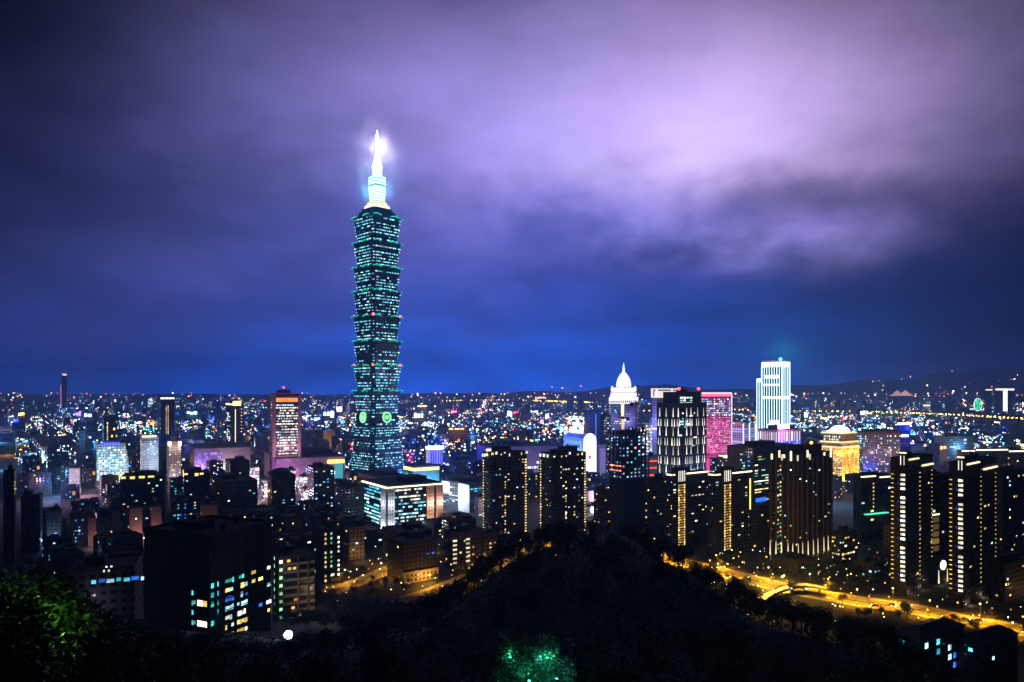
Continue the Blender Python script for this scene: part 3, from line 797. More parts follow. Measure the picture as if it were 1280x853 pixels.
# L-shaped office block with the white roofline
b = B('office_block', 'L-shaped office block outlined by a bright white roofline, with cyan windows', 'office block', 454, 484, 553, 609, 690, 33)
gl = facade('dark_office_glass', (.012, .013, .016), (.010, .012, .016), 2.6, 3.6, .85, .6, .3)
b.body(gl); b.roof(M_ROOF, 1.0, (.4, .35, 5), tank=False)
for f, us in (('L', ((.80, 1.0),)), ('F', ((0, .12), (.70, .83), (.88, 1.0)))):
    W = b.span(f)
    for (u0, u1) in us:
        p = b.strip(f, W * u0, W * u1, -1, b.h - 1.2, P_GREY if (f == 'L' or u0 == 0) else P_STONE, 'pilaster', 1.6)
        wn = MB(); hw = W * (u1 - u0) / 2; hh = (b.h + -.2) / 2
        for r_ in range(12):
            for q_ in (-.35, .35): wn.box(q_ * hw - .45, q_ * hw + .45, -1.66, -1.6, -hh + 2.2 + r_ * 3.6, -hh + 3.9 + r_ * 3.6)
        wn.build('small_windows', M_DARK, p)
    b.strip(f, -1.6 if f == 'F' else 0, W, b.h - 1.2, b.h - .2, M_LEDW, 'roofline_light', 2.2)
b.grid('L', 7, 11, .62, [cool, cool, cyan], 4, b.h - 2.4, .95, .48, .05, .78, runs=.55, seed=21)
b.grid('F', 16, 11, .55, [cool, cool, cyan, white], 4, b.h - 2.4, .96, .46, .13, .69, runs=.6, seed=23)
b.grid('F', 2, 10, .5, [cyan, blue], 4, b.h - 4, .5, .4, .84, .875, seed=5); b.finish()
for f_, u in (('F', .06), ('L', .9)): 
    p, _ = b.pos(f_, (u - .5) * b.span(f_), 4, 7); lamp(b.root, p, (.85, .9, 1), 9000, .5); lamp(b.root, (p[0], p[1], 26), (.85, .92, 1), 5000, .5)
for u in (.76, .95):
    p, _ = b.pos('F', (u - .5) * b.w, 5, 6); lamp(b.root, p, (1, .60, .25), 7000, .5); lamp(b.root, (p[0], p[1], 24), (1, .62, .45), 7000, .5)
b = B('office_block', 'pale blue-grey office block with a white end wall beside the L-shaped block', 'office block', 552, 587, 640, 606, 800, 40)
b.body(F_GREY); b.roof(M_ROOF, 1, (.3, .4, 4)); b.strip('L', b.d * .62, b.d, -1, b.h - .5, P_WHITE, 'end_pier', .5); b.strip('L', 0, b.d * .3, b.h * .55, b.h - .5, P_WHITE, 'end_panel', .4)
b.grid('L', 5, 9, .35, [cool, white], 6, b.h - 5, .8, .45, .05, .6, seed=2); b.grid('F', 11, 9, .25, [cyan, blue, cool], 4, b.h - 4, .8, .5, runs=.4, seed=3); b.finish()
for x in (8, 28): lamp(b.root, (-b.w / 2 - 16, -x + 14, 20), (.6, .7, 1), 26000, 1)
b = B('apartment_block', 'small pink-grey block with gridded windows right of the pale office block', 'apartment block', 593, 598, 606, 622, 760, 35)
b.body(F_PALE); b.roof(); b.grid('F', 4, 7, .3, [cyan, cool], 3, b.h - 2, .7, .4, seed=1); b.finish(); lamp(b.root, (0, -b.d / 2 - 9, 14), (.9, .6, .75), 5000, 1)

# pair of dark apartment towers with dotted edges
def dotted_tower(label, xl, xc, xr, yt, Y, a, seed):
    b = B('apartment_tower', label, 'apartment tower', xl, xc, xr, yt, Y, a, group='dark apartment towers with dotted edges')
    b.body(F_DARK); b.roof(M_DARK, 1.5, (.45, .4, 6)); n = 27
    m = MB()
    MB().box(-b.w * .28, b.w * .1, -b.d / 2 + 1, b.d * .3, b.h + .1, b.h + 4).build('stepped_top', F_DARK, b.root)
    for k in range(n):
        z = 5 + k * (b.h - 9) / n
        b.win('F', b.w / 2 - 1.2, z, 1.7, 1.15, warm); b.win('L', -b.d / 2 + 1.1, z, 1.5, 1.15, warm)
    q = random.Random(seed)
    for k in range(9):
        if q.random() < .75: b.win('F', (-.47 + .117 * k + q.uniform(-.02, .02)) * b.w, b.h + q.uniform(-1.8, 1.0), q.uniform(.8, 2.4), q.uniform(.9, 2.6), q.choice([white, white, warm]), .9)
    for k in range(3): b.win('L', (-.4 + .3 * k) * b.d, b.h - 1 + q.uniform(-.8, .4), 2.4, 2.6, glow('pale_green_light', (.8, 1, .62), 2.2, .3), .9)
    b.grid('F', 11, n, .10, [warm, warm, cool, white], 4, b.h - 5, .6, .4, .05, .93, seed=seed); b.grid('L', 7, n, .07, [warm, blue, cyan], 4, b.h - 5, .5, .4, .12, .9, seed=seed)
    for k in range(n - 8): 
        if q.random() < .6: b.win('F', -b.w * .1, 6 + k * (b.h - 9) / n, 1.2, 1.3, warm)
    for u in (-.3, .05, .32):
        b.strip('F', (u + .5) * b.w - 1, (u + .5) * b.w + 1, -1, b.h - 2, F_DARK, 'bay', 1.2)
    b.finish(); return b
dotted_tower('left one of two dark apartment towers edged with yellow dots, below the mauve hall', 603.5, 613, 658.5, 568, 650, 32, 5)
dotted_tower('right one of two dark apartment towers edged with yellow dots, against the white arch', 675, 690, 732.5, 569, 655, 33, 8)

# white arched building
def arch():
    Y = 1034
    b = B('arched_building', 'building with a tall glowing white round-arched end wall and a lit rooftop sign', 'office building', 702, 730, 745.5, 552, Y, 38)
    M_ARCH = glow('arch_wash_glow', (.98, .86, 1), 1.9, .1, True)  # wash light on the end wall put in as emission
    w, d, h = b.w, b.d, b.h; n = 12
    # barrel roofed body running back along y, lit end wall on the near right face
    def prof(x0, x1, z1):
        r = (x1 - x0) / 2; cx = (x0 + x1) / 2
        return [(x0, -1), (x1, -1)] + [(cx + r * math.cos(math.pi * k / n), z1 + r * .9 * math.sin(math.pi * k / n)) for k in range(n + 1)]
    p = prof(-w / 2, w / 2, h)
    MB().loft([[(x, -d / 2 + 1.2, z) for x, z in p], [(x, d / 2, z) for x, z in p]]).build('wall', plain('silver_cladding', (.42, .5, .6), .35, .1), b.root)
    MB().loft([[(x, -d / 2, z) for x, z in p], [(x, -d / 2 + 1.19, z) for x, z in p]]).build('lit_arch_wall', M_ARCH, b.root)
    for k in range(6): b.strip('L', b.d * .06, b.d * .80, 10 + k * 10.5, 15 + k * 10.5, glow('pale_blue_glazing', (.30, .62, 1), .62, .5), 'glazing_band', .25)
    b.strip('L', b.d * .84, b.d * .9, 6, h, P_WHITE, 'rib', 1)
    MB().box(-3.2, 1.2, -d / 2 - .5, -d / 2 - .05, h * .60, h * .60 + 4.2).build('red_sign', glow('red_wall_sign', (1, .02, .18), 2, 0), b.root)
    rr = w * .45
    s = MB(); q = random.Random(2)
    for k in range(7): s.box(-1, 0, -d * .12 + k * 3.4 - 1.2, -d * .12 + k * 3.4 + 1.2, h + rr + .6, h + rr + 3.6 + q.random() * 5)
    s.box(-1.4, .4, -d * .15, -d * .12 + 25, h + rr - .2, h + rr + .6)
    s.build('roof_sign', glow('rooftop_letters', (.85, .92, 1), 4, .2, True), b.root)
    for x in (-20, 5): lamp(b.root, (-w / 2 - 16, x, 40), (.35, .6, 1), 34000, 2)
    for p_ in ((-24, 24, h + 14), (-28, 5, h)): lamp(b.root, p_, (.01, .05, 1), 50000, 2)
    b.finish()
arch()
b = B('office_block', 'grey block with a tall mauve advertising screen, just right of the white arch', 'office block', 744, 748, 758, 556, 1060, 25)
b.body(P_GREY); b.roof(M_ROOF, .8, None); b.strip('F', b.w * .15, b.w * .85, b.h * .2, b.h * .9, glow('mauve_screen', (.35, .30, .85), .55, .1), 'screen', .4); b.finish()

# domed tower with the floodlit lantern
def domed():
    b = B('domed_tower', 'tower crowned by a floodlit white dome and finial, edged with dotted lights', 'skyscraper', 762, 776, 797, 505, 1300, 40)
    b.body(facade('blue_grey_office_facade', (.16, .15, .24), (.03, .03, .06), 2.6, 3.8, .6, .5)); w, d, h = b.w, b.d, b.h
    M_CR = glow('white_stone_glow', (1, .94, 1.0), 1.35, .1, True)  # floodlighting of the white stone put in as emission
    rt = b.parts
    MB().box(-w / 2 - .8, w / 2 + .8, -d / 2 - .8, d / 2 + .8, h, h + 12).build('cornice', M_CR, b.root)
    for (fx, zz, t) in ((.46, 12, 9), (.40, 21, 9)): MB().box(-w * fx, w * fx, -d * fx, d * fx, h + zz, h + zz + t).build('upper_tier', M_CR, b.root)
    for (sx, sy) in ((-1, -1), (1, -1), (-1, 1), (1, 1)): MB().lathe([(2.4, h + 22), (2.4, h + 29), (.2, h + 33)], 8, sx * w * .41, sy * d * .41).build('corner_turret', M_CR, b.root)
    r = 13.5
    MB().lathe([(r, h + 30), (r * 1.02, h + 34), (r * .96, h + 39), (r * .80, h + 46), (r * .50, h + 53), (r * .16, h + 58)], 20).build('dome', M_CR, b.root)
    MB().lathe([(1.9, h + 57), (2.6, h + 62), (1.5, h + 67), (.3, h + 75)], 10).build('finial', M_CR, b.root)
    mu = MB()
    for k in range(9):
        for sgn in (-1,):
            mu.box(-w / 2 + w * k / 9 + .5, -w / 2 + w * k / 9 + 3.0, -d / 2 - 1.0, -d / 2 - .79, h + 1.6, h + 6); mu.box(-w / 2 - .9, -w / 2 - .79, -d / 2 + d * k / 9 + .6, -d / 2 + d * k / 9 + 2.4, h + 1.6, h + 5)
            mu.box(-w * .44 + w * .88 * k / 9 + .5, -w * .44 + w * .88 * k / 9 + 2, -d * .44 - .1, -d * .44 - .01, h + 14, h + 19); mu.box(-w * .44 - .1, -w * .44 - .01, -d * .44 + d * .88 * k / 9 + .5, -d * .44 + d * .88 * k / 9 + 2, h + 14, h + 19)
    mu.build('dark_openings', plain('mauve_openings', (.05, .02, .06), .7), b.root)
    b.strip('F', w * .02, w * .16, 20, h + 20, M_LEDWARM, 'lit_bay', .8)
    for k in range(30): b.win('L', -d / 2 + .8, h - 2 - k * 3.4, 1.3, 1.3, white); b.win('F', w / 2 - .8, h - 2 - k * 3.4, 1.2, 1.2, white); b.win('F', w * -.3, h - 2 - k * 3.4, 1.4, 1.3, white)
    b.grid('L', 9, 26, .14, [cool, white, cyan], 20, h - 3, .8, .4, .08, 1, runs=.45, seed=7); b.grid('F', 8, 26, .07, [cool], 20, h - 3, .7, .4, .3, .95, seed=7)
    for p in ((0, -d * .8, h + 50), (-w * .8, 0, h + 60)): lamp(b.root, p, (.15, .35, 1), 160000, 2)
    for p in ((-w * .9, 0, h - 30), (0, -d * .9, h - 30)): lamp(b.root, p, (.6, .5, 1), 26000, 2)
    for zz, hw, hd in ((12, .5, .5), (21, .46, .46), (30, .40, .40)): MB().box(-w * hw - .7, w * hw + .7, -d * hd - .7, d * hd + .7, h + zz - .9, h + zz).build('string_course', plain('shade_tinted_stone', (.20, .14, .24), .8), b.root)  # purple shading put into the colour of these bands
    b.finish()
domed()
b = B('apartment_tower', 'narrow grey tower with scattered cyan windows just left of the domed tower', 'apartment tower', 750, 755, 763, 519, 1250, 30)
b.body(F_GREY); b.roof(); b.grid('F', 4, 18, .3, [cool, white, pink], 10, b.h - 3, .6, .4, seed=6); b.finish()
b = B('office_tower', 'plain dark blue slab with a thin light line, behind the white arch', 'office tower', 730, 735, 752, 514, 1500, 25)
b.body(F_BLUEG); b.roof(M_ROOF, 1, None); b.strip('F', b.w * .55, b.w * .6, 20, b.h - 6, glow('blue_line_light', (.1, .25, 1), 1.2, 0), 'light_strip', .3); lamp(b.root, (-10, -b.d / 2 - 30, 80), (.02, .1, 1), 70000, 3); b.finish()

# tower under construction, with its cranes
def skeleton():
    b = B('unfinished_tower', 'black concrete skeleton of an unfinished tower with open floors and bare columns on top', 'construction site', 762, 778, 812, 541, 700, 34)
    w, d, h = b.w, b.d, b.h; n = 27; fl = MB(); co = MB()
    for k in range(n):
        z = h * k / n
        if k < n - 2 : fl.box(-w / 2, w / 2, -d / 2, d / 2, z - .35, z)
        else: fl.box(-w / 2, w * .1, -d / 2, d / 2, z - .35, z)
    fl.build('floor_slabs', M_DARK, b.root)
    for i in range(8):
        for j in range(5):
            x, y = -w / 2 + .4 + (w - .8) * i / 7, -d / 2 + .4 + (d - .8) * j / 4
            co.box(x - .45, x + .45, y - .45, y + .45, -1, h + (3.5 if i > 4 else 1.5) * ((i * 3 + j) % 3 > 0))
    co.build('columns', M_DARK, b.root)
    MB().box(-w * .22, w * .12, -d * .1, d * .3, -1, h + 2).build('core', M_DARK, b.root)
    MB().box(-w / 2 + .6, w / 2 - .6, -d / 2 + .6, d / 2 - .6, -1, h * .52).build('netting', plain('black_netting', (.008, .008, .01), .95), b.root)
    for k in range(14):
        for f, cols in (('F', 7), ('L', 5)):
            for c in range(cols):
                if random.Random(k * 31 + c * 7 + len(f + 'x') + ord(f)).random() < .45:
                    W = b.span(f); b.win(f, -W / 2 + W * (c + .5) / cols, h * (n - 1 - k) / n - h / n * .45, W / cols * .5, h / n * .42, [cool, cyan, WIN['pink'], WIN['blue']][(k * 5 + c) % 4], -1.5)
    for k, z in enumerate((h * .655, h * .605)):
        for c in range(4): b.win('L', -b.d / 2 + 2 + c * 4.4, z, 3.2, 1.0, glow('orange_site_light', (1, .16, .03), 3.5, .2), .2)
    b.finish(); return b
sk = skeleton()
def crane(label, px, Y, zb, zt, jib, a):
    r = empty('tower_crane', label, 'crane', (V(px, Y), Y, zb), a, 'cranes of the unfinished tower')
    H = zt - zb; m = MB()
    for sx in (-.7, .7):
        for sy in (-.7, .7): m.tube((sx, sy, 0), (sx, sy, H), .16, n=4)
    for k in range(int(H / 2)): m.tube((-.7, -.7, k * 2), (.7, -.7, k * 2 + 2), .1, n=4).tube((-.7, .7, k * 2), (-.7, -.7, k * 2 + 2), .1, n=4)
    m.build('mast', M_DARK, r)
    MB().box(-1.4, 1.4, -1.6, 1.4, H, H + 2.6).build('cab', M_DARK, r)
    tip = (jib * .62, 0, H + 2 + jib * .78); j = MB()
    for o in (-.5, .5): j.tube((1, o, H + 2), (tip[0], o * .3, tip[2]), .2, n=4)
    j.tube((1, 0, H + 3.4), tip, .2, n=4)
    for k in range(9):
        t = k / 9; p = Vector((1, -.5, H + 2)).lerp(Vector(tip), t); q = Vector((1, 0, H + 3.4)).lerp(Vector(tip), t + .05); j.tube(p, q, .1, n=4)
    j.build('jib', M_DARK, r)
    MB().box(-7, -1, -1, 1, H + 1, H + 2).box(-7, -4.2, -1.3, 1.3, H - 1.6, H + 1).build('counterweight', M_DARK, r)
    MB().tube((-1, 0, H + 2), (-2.5, 0, H + 8), .25, n=4).tube((-2.5, 0, H + 8), tip, .06, n=4).build('stay', M_DARK, r)
crane('dark tower crane rising from the unfinished tower in front of the domed tower', 778, 712, sk.h - 8, Zat(524, 712), 14, R(160))
crane('dark luffing crane beside the right shoulder of the domed tower', 796, 730, sk.h - 8, Zat(506, 730), 16, R(10))

# tower with the glowing frame, diamond tower, magenta tower, white tower
b = B('office_tower', 'pale blue tower with a white glowing open frame at its top', 'office tower', 815, 821, 846, 497, 1000, 28)
b.body(facade('pale_blue_facade', (.20, .22, .34), (.05, .06, .12), 2.4, 3.6, .5, .6)); w, d, h = b.w, b.d, b.h
M_FR = glow('white_frame_light', (1, .86, .80), 1.5, .3)
fr = MB()
for (sx, sy) in ((-1, -1), (1, -1), (-1, 1), (1, 1)): fr.box(sx * w / 2 - 1, sx * w / 2 + 1, sy * d / 2 - 1, sy * d / 2 + 1, h + 1.2, h + 11)
fr.box(-w / 2 - 1, w / 2 + 1, -d / 2 - 1, d / 2 + 1, h + 11, h + 12.4).box(-w / 2 - 1, w / 2 + 1, -d / 2 - 1, d / 2 + 1, h - .5, h + 1.2); fr.build('crown_frame', M_FR, b.root)
MB().box(-w / 2 + 2, w / 2 - 2, -d / 2 + 2, d / 2 - 2, h + 1.2, h + 9).build('lantern', glow('pale_lantern', (1, .80, .66), 1.1, 0), b.root)
b.strip('F', w * .3, w * .9, h - 20, h - 17, M_FR, 'light_band', .4); b.strip('L', 0, d, h - 44, h - 42, M_FR, 'light_band', .4)
b.strip('F', w * .35, w * .7, h + 5, h + 6.4, glow('magenta_sign', (1, .1, .5), 2.5, 0), 'sign', 1.2)
b.grid('L', 5, 24, .2, [cool, WIN['blue']], 10, h - 24, .8, .4, seed=2); lamp(b.root, (-w, -d, h - 40), (.35, .35, 1), 90000, 3); b.finish()
b = B('office_block', 'white glowing low block between the unfinished tower and the diamond-lit tower', 'office block', 806, 811, 822, 530, 1050, 28)
b.body(F_WHITE); b.roof(P_WHITE); b.grid('F', 5, 18, .8, [white, cool, pink], 4, b.h - 1, .8, .6, seed=4); b.grid('L', 3, 18, .8, [white, cool], 4, b.h - 1, .8, .6, seed=4); b.finish(); lamp(b.root, (0, -b.d, 40), (.9, .8, 1), 30000, 1)
b = B('shop_building', 'low red-banded shop building glimpsed right of the unfinished tower', 'shop building', 806, 811, 822, 571, 900, 25)
b.body(P_PINK); b.roof(); 
for z in (.55, .72, .88): b.strip('F', 0, b.w, b.h * z, b.h * z + 1.3, glow('red_neon', (1, .06, .02), 3, .1), 'neon_band', .4)
b.grid('F', 4, 3, .9, [white, cool], 4, b.h * .5, .8, .6, seed=1); b.finish()

def diamond_tower():
    b = B('apartment_tower', 'black tower dotted with tall tapered washes of white uplight and two red beacons', 'apartment tower', 821, 845, 883, 505, 790, 38)
    b.body(F_DARK); w, d, h = b.w, b.d, b.h
    b.roof(M_DARK, 1, None); top = MB().box(-w * .36, w * .40, -d * .36, d * .4, h, h + 13)
    top.build('upper_storeys', M_DARK, b.root); MB().box(-w * .12, w * .12, -d * .1, d * .1, h + 13, h + 16).build('penthouse', M_DARK, b.root)
    for x in (-.30, .34): beacon(b, x * w, -d * .34, h + 13, 1.5)
    M_SL = glow('white_uplight_wash', (1, .93, .82), 1.15, .5)  # uplight in the recesses put in as tapered glowing shapes
    for f, us in (('F', (.07, .34, .48, .70, .90)), ('L', (.16, .50, .86))):
        W = b.span(f); rows = 11; rh = 10.4
        for r_ in range(rows):
            z0 = h - 4 - (r_ + 1) * rh
            for u in us:
                for dx in ((0,) if r_ % 2 == 0 else (-1.7, 1.7)):
                    ln = rh * (.80 if r_ % 2 else .95); p, rz = b.pos(f, -W / 2 + u * W + dx, z0, .0)
                    m = MB(); m.loft([[(-.75, -.4, 0), (.75, -.4, 0), (.75, 0, 0), (-.75, 0, 0)], [(-.12, -.15, ln), (.12, -.15, ln), (.12, 0, ln), (-.12, 0, ln)]])
                    m.build('uplight_wash', M_SL, b.root, p, rz)
    b.grid('F', 16, 28, .07, [cool, white, teal], 30, h - 6, .8, .5, runs=.3, seed=14); b.grid('F', 4, 3, .9, [white, cool], h - 1, h + 8, .8, .6, .2, .62, seed=3, out=-d * .14 + .3); b.finish()
diamond_tower()
def magenta():
    b = B('hotel_tower', 'magenta-lit grid-fronted tower with a red line along its roof', 'hotel tower', 874, 877, 915, 491.5, 1120, 22)
    b.body(facade('magenta_lit_facade', (.42, .22, .36), (.05, .02, .06), 2.4, 3.6, .6, .5)); w, d, h = b.w, b.d, b.h; b.roof(M_ROOF, 1, None)
    b.strip('F', 0, w, h - 5, h - 2.5, glow('red_roofline', (1, .12, .22), 2.6, .1), 'roofline_light', .6); b.strip('F', 0, w, h - 1.6, h + 1, glow('pink_roofline', (1, .75, .85), 1.4, .1), 'roofline_light', .5)
    PK = [glow('magenta_window', (1, .06, .38), 2.0, .6), glow('rose_window', (1, .34, .52), 2.0, .6), pink]
    b.grid('F', 18, 8, .8, [cool, WIN['blue'], white], h - 36, h - 8, .66, .5, seed=3); b.grid('F', 18, 20, .85, PK, 38, h - 37, .66, .5, seed=4)
    b.strip('F', w - 1.2, w, 0, h, glow('pale_edge_light', (.8, .75, 1), 1.5, 0), 'edge_light', .6)
    b.strip('F', w * .55, w * .98, 14, 34, glow('video_screen_yellow', (1, .92, .45), 2.4, 0), 'video_screen', 1); b.strip('F', w * .55, w * .98, 8, 13.5, glow('video_screen_cyan', (.1, .85, 1), 2, 0), 'video_screen', 1)
    b.strip('F', w * .1, w * .5, 8, 30, PK[0], 'lit_front', .8)
    for x, z in ((-20, 40), (10, 40), (0, 80)): lamp(b.root, (x, -d / 2 - 24, z), (1, .10, .42), 26000, 3)
    b.finish()
magenta()
def white_tower():
    b = B('office_tower', 'tallest white-cyan tower on the right, striped with glowing vertical fins', 'skyscraper', 945.5, 977.5, 987, 451.5, 1150, 36)
    b.body(facade('deep_blue_glass', (.03, .05, .16), (.02, .04, .14), 3, 4, .8, .6, .3)); w, d, h = b.w, b.d, b.h
    M_FIN = glow('white_cyan_fin_light', (.60, .92, 1), 2.6, .15); M_HB = glow('white_band_light', (.85, .98, 1), 2.4, .1)
    for f, n in (('L', 8), ('F', 4)):
        W = b.span(f)
        for k in range(n + 1):
            b.strip(f, W * k / n - (.55 if k % n else 1.1), W * k / n + (.55 if k % n else 1.1), 8, h - 9, M_FIN, 'fin_light', .35)
        for z0, z1 in ((h - 9, h - 1), (h - 60, h - 56)): b.strip(f, 0, W, z0, z1, M_HB, 'band_light', 1)
    b.strip('L', d * .12, d * .85, h - 27, h - 22, M_HB, 'band_light', .9); b.strip('L', d * .1, d * .9, h - 39, h - 36, M_FIN, 'band_light', .9); b.strip('L', d * .4, d * .85, h - 100, h - 94, M_HB, 'band_light', .9)
    b.strip('L', d * .3, d * .62, h - 112, h - 100, M_FIN, 'band_light', .8)
    b.roof(P_WHITE, 1.6, None)
    lo = MB().box(-w / 2 - .2, w / 2, d / 2, d / 2 + 9, -1, h - 27).build('lower_wing', MATS['deep_blue_glass'], b.root)
    for k in range(3): MB().box(-w / 2 - 1, -w / 2 - .2, d / 2 + 4.2 * k - .6 + .8, d / 2 + 4.2 * k + .5 + .4, 8, h - 30).build('fin_light', M_FIN, lo)
    MB().box(-w / 2 - 1.2, -w / 2 - .2, d / 2 + .4, d / 2 + 9, h - 33, h - 27).build('band_light', M_HB, lo)
    MB().ball((w * .1, -d * .2, h + 3.5), 2.2).build('green_roof_lamp', glow('green_roof_lamp', (.05, 1, .6), 14, 0), b.root); lamp(b.root, (w * .1, -d * .4, h + 9), (.03, 1, .6), 420000, 2)
    b.finish()
white_tower()
b = B('office_block', 'blue-white lit block of close floors left of the striped white tower', 'office block', 915, 929, 944, 531, 1130, 40)
b.body(F_WHITE); b.roof(P_WHITE, 1, (.5, .5, 3))
for k in range(18): b.strip('F', 0, b.w, 6 + k * 4, 7.6 + k * 4, glow('violet_floor_light', (.35, .42, 1), 1.0, .4), 'floor_light', .5); b.strip('L', 0, b.d, 6 + k * 4, 7.6 + k * 4, MATS['violet_floor_light'], 'floor_light', .5)
for u in (0, .5, 1): b.strip('F', b.w * u - .7, b.w * u + .7, 0, b.h + 2, glow('white_pier_light', (.85, .85, 1), 2, 0), 'pier_light', .9)
b.finish()
b = B('department_store', 'low violet and white lit store with a blazing magenta-white rooftop sign', 'store', 947, 972, 1001, 538, 1080, 38)
b.body(plain('lilac_cladding', (.4, .36, .5), .6)); b.roof(M_DARK, 1, (.6, .6, 6), tank=False)
for f in 'FL':
    for k in range(9): b.strip(f, b.span(f) * (k + .3) / 9, b.span(f) * (k + .6) / 9, 4, b.h - 3, glow('lilac_column_light', (.85, .72, 1), 1.6, .5), 'column_light', .6)
    for z in (.35, .72): 
        for k in range(6): b.strip(f, b.span(f) * (k + .1) / 6, b.span(f) * (k + .75) / 6, b.h * z, b.h * z + 4, glow('blue_band_light', (.05, .06, 1), 2.2, .3), 'band_light', .9)
b.strip('F', b.w * .1, b.w * .55, b.h + 1.5, b.h + 8, glow('blazing_sign', (1, .82, .98), 8, 0, True), 'roof_sign', 1.2, -b.d * .1)
lamp(b.root, (-b.w * .3, -b.d / 2 - 6, b.h + 6), (1, .05, .5), 130000, 1); b.grid('F', 10, 2, .7, [pink, white], 1, 12, .8, .5, seed=4); b.finish()

# cream hotel with yellow floodlight, and the gridded block behind
def hotel():
    b = B('grand_hotel', 'cream domed hotel drenched in yellow floodlight, with white-lit cornices', 'hotel', 1026, 1052, 1073, 553, 1000, 38)
    b.body(F_CREAM); w, d, h = b.w, b.d, b.h; P = plain('cream_stone', (.62, .55, .40), .7, .1)
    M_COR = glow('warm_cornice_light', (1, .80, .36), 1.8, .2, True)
    for z, o in ((h - 2, 2.6), (h - 9, 1.6)):
        MB().box(-w / 2 - o, w / 2 + o, -d / 2 - o, d / 2 + o, z, z + 1.1).build('cornice', P, b.root)
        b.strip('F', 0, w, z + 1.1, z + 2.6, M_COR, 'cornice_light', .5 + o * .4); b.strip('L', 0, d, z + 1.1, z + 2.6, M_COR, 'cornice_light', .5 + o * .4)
    MB().box(-w * .44, w * .44, -d * .44, d * .44, h, h + 10).build('upper_tier', F_CREAM, b.root)
    MB().box(-w * .47, w * .47, -d * .47, d * .47, h + 10, h + 11.2).build('cornice', P, b.root)
    for f, hw in (('F', w * .44), ('L', d * .44)):
        b.strip(f, b.span(f) / 2 - hw, b.span(f) / 2 + hw, h + 11.2, h + 13, M_COR, 'cornice_light', .4, -b.span('L' if f == 'F' else 'F') * .04)
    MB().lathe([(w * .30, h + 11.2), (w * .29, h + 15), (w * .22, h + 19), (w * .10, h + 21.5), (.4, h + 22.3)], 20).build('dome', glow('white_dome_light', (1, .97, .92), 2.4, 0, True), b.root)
    b.grid('L', 12, 15, .82, [white, white, warm], 14, h - 11, .55, .5, seed=4); b.grid('F', 10, 15, .6, [warm, white, amber], 14, h - 11, .5, .45, seed=5); b.grid('L', 10, 2, .7, [white], h + 1, h + 9, .5, .6, .1, .9, seed=2, out=-w * .06 + .4)
    for u in (.0, .25, .5, .75, 1): b.strip('F', w * u - .6, w * u + .6, 8, h - 9, P, 'pier', .8)
    for k in (-.4, 0, .4):
        lamp(b.root, (k * w, -d / 2 - 8, 9), (1, .46, .02), 85000, .7); lamp(b.root, (-w / 2 - 8, k * d, 9), (1, .46, .03), 36000, .7)
        lamp(b.root, (k * w, -d / 2 - 5, h - 14), (1, .48, .04), 15000, .7); lamp(b.root, (-w / 2 - 5, k * d, h - 16), (1, .48, .04), 13000, .7)
    b.finish()
hotel()
b = B('office_block', 'brown gridded office slab behind the yellow hotel, speckled with cyan windows', 'office block', 1069, 1079, 1126, 541, 1090, 12)
b.body(facade('brown_grid_facade', (.17, .115, .11), (.018, .014, .02), 2.3, 3.6, .62, .6)); b.roof(M_DARK, 2.2, (.7, .5, 4), tank=False)
b.grid('F', 24, 16, .30, [cyan, cool, WIN['blue'], white], 12, b.h - 4, .72, .5, seed=6); b.grid('L', 5, 16, .4, [cyan, cool], 12, b.h - 4, .7, .5, seed=6); b.finish()
for x in (-30, 0, 30): lamp(b.root, (x, -b.d / 2 - 22, 40), (1, .6, .55), 18000, 2)
lamp(b.root, (-20, -b.d / 2 - 12, 18), (.02, .06, 1), 60000, 1)

# dark office slab, twin lit-column towers, uplit tower
b = B('office_tower', 'dark brown slab with a column of small blue lights and stacked lit floors', 'office tower', 909, 942, 992, 560, 720, 37)
b.body(F_BROWN); b.roof(M_DARK, 1.2, (.5, .4, 4)); nb = 19
for k in range(nb): b.win('L', b.d * .32, b.h - 5 - k * 4.4, 2.4, 1.3, glow('small_blue_light', (.05, .42, 1), 1.3, .2))
b.grid('F', 4, 22, .42, [white, cool, WIN['green'], warm], 10, b.h - 8, .95, .35, .02, .36, runs=.6, seed=7); b.grid('L', 3, 22, .4, [cool, cyan, teal], 10, b.h - 6, .7, .5, .5, .68, seed=3)
b.strip('F', b.w * .05, b.w * .3, b.h * .30, b.h * .30 + 4, glow('blue_sign_light', (.03, .2, 1), 1.2, 0), 'blue_sign', .5); b.finish(); lamp(b.root, (-b.w / 2 - 30, 10, 70), (1, .62, .55), 14000, 2)
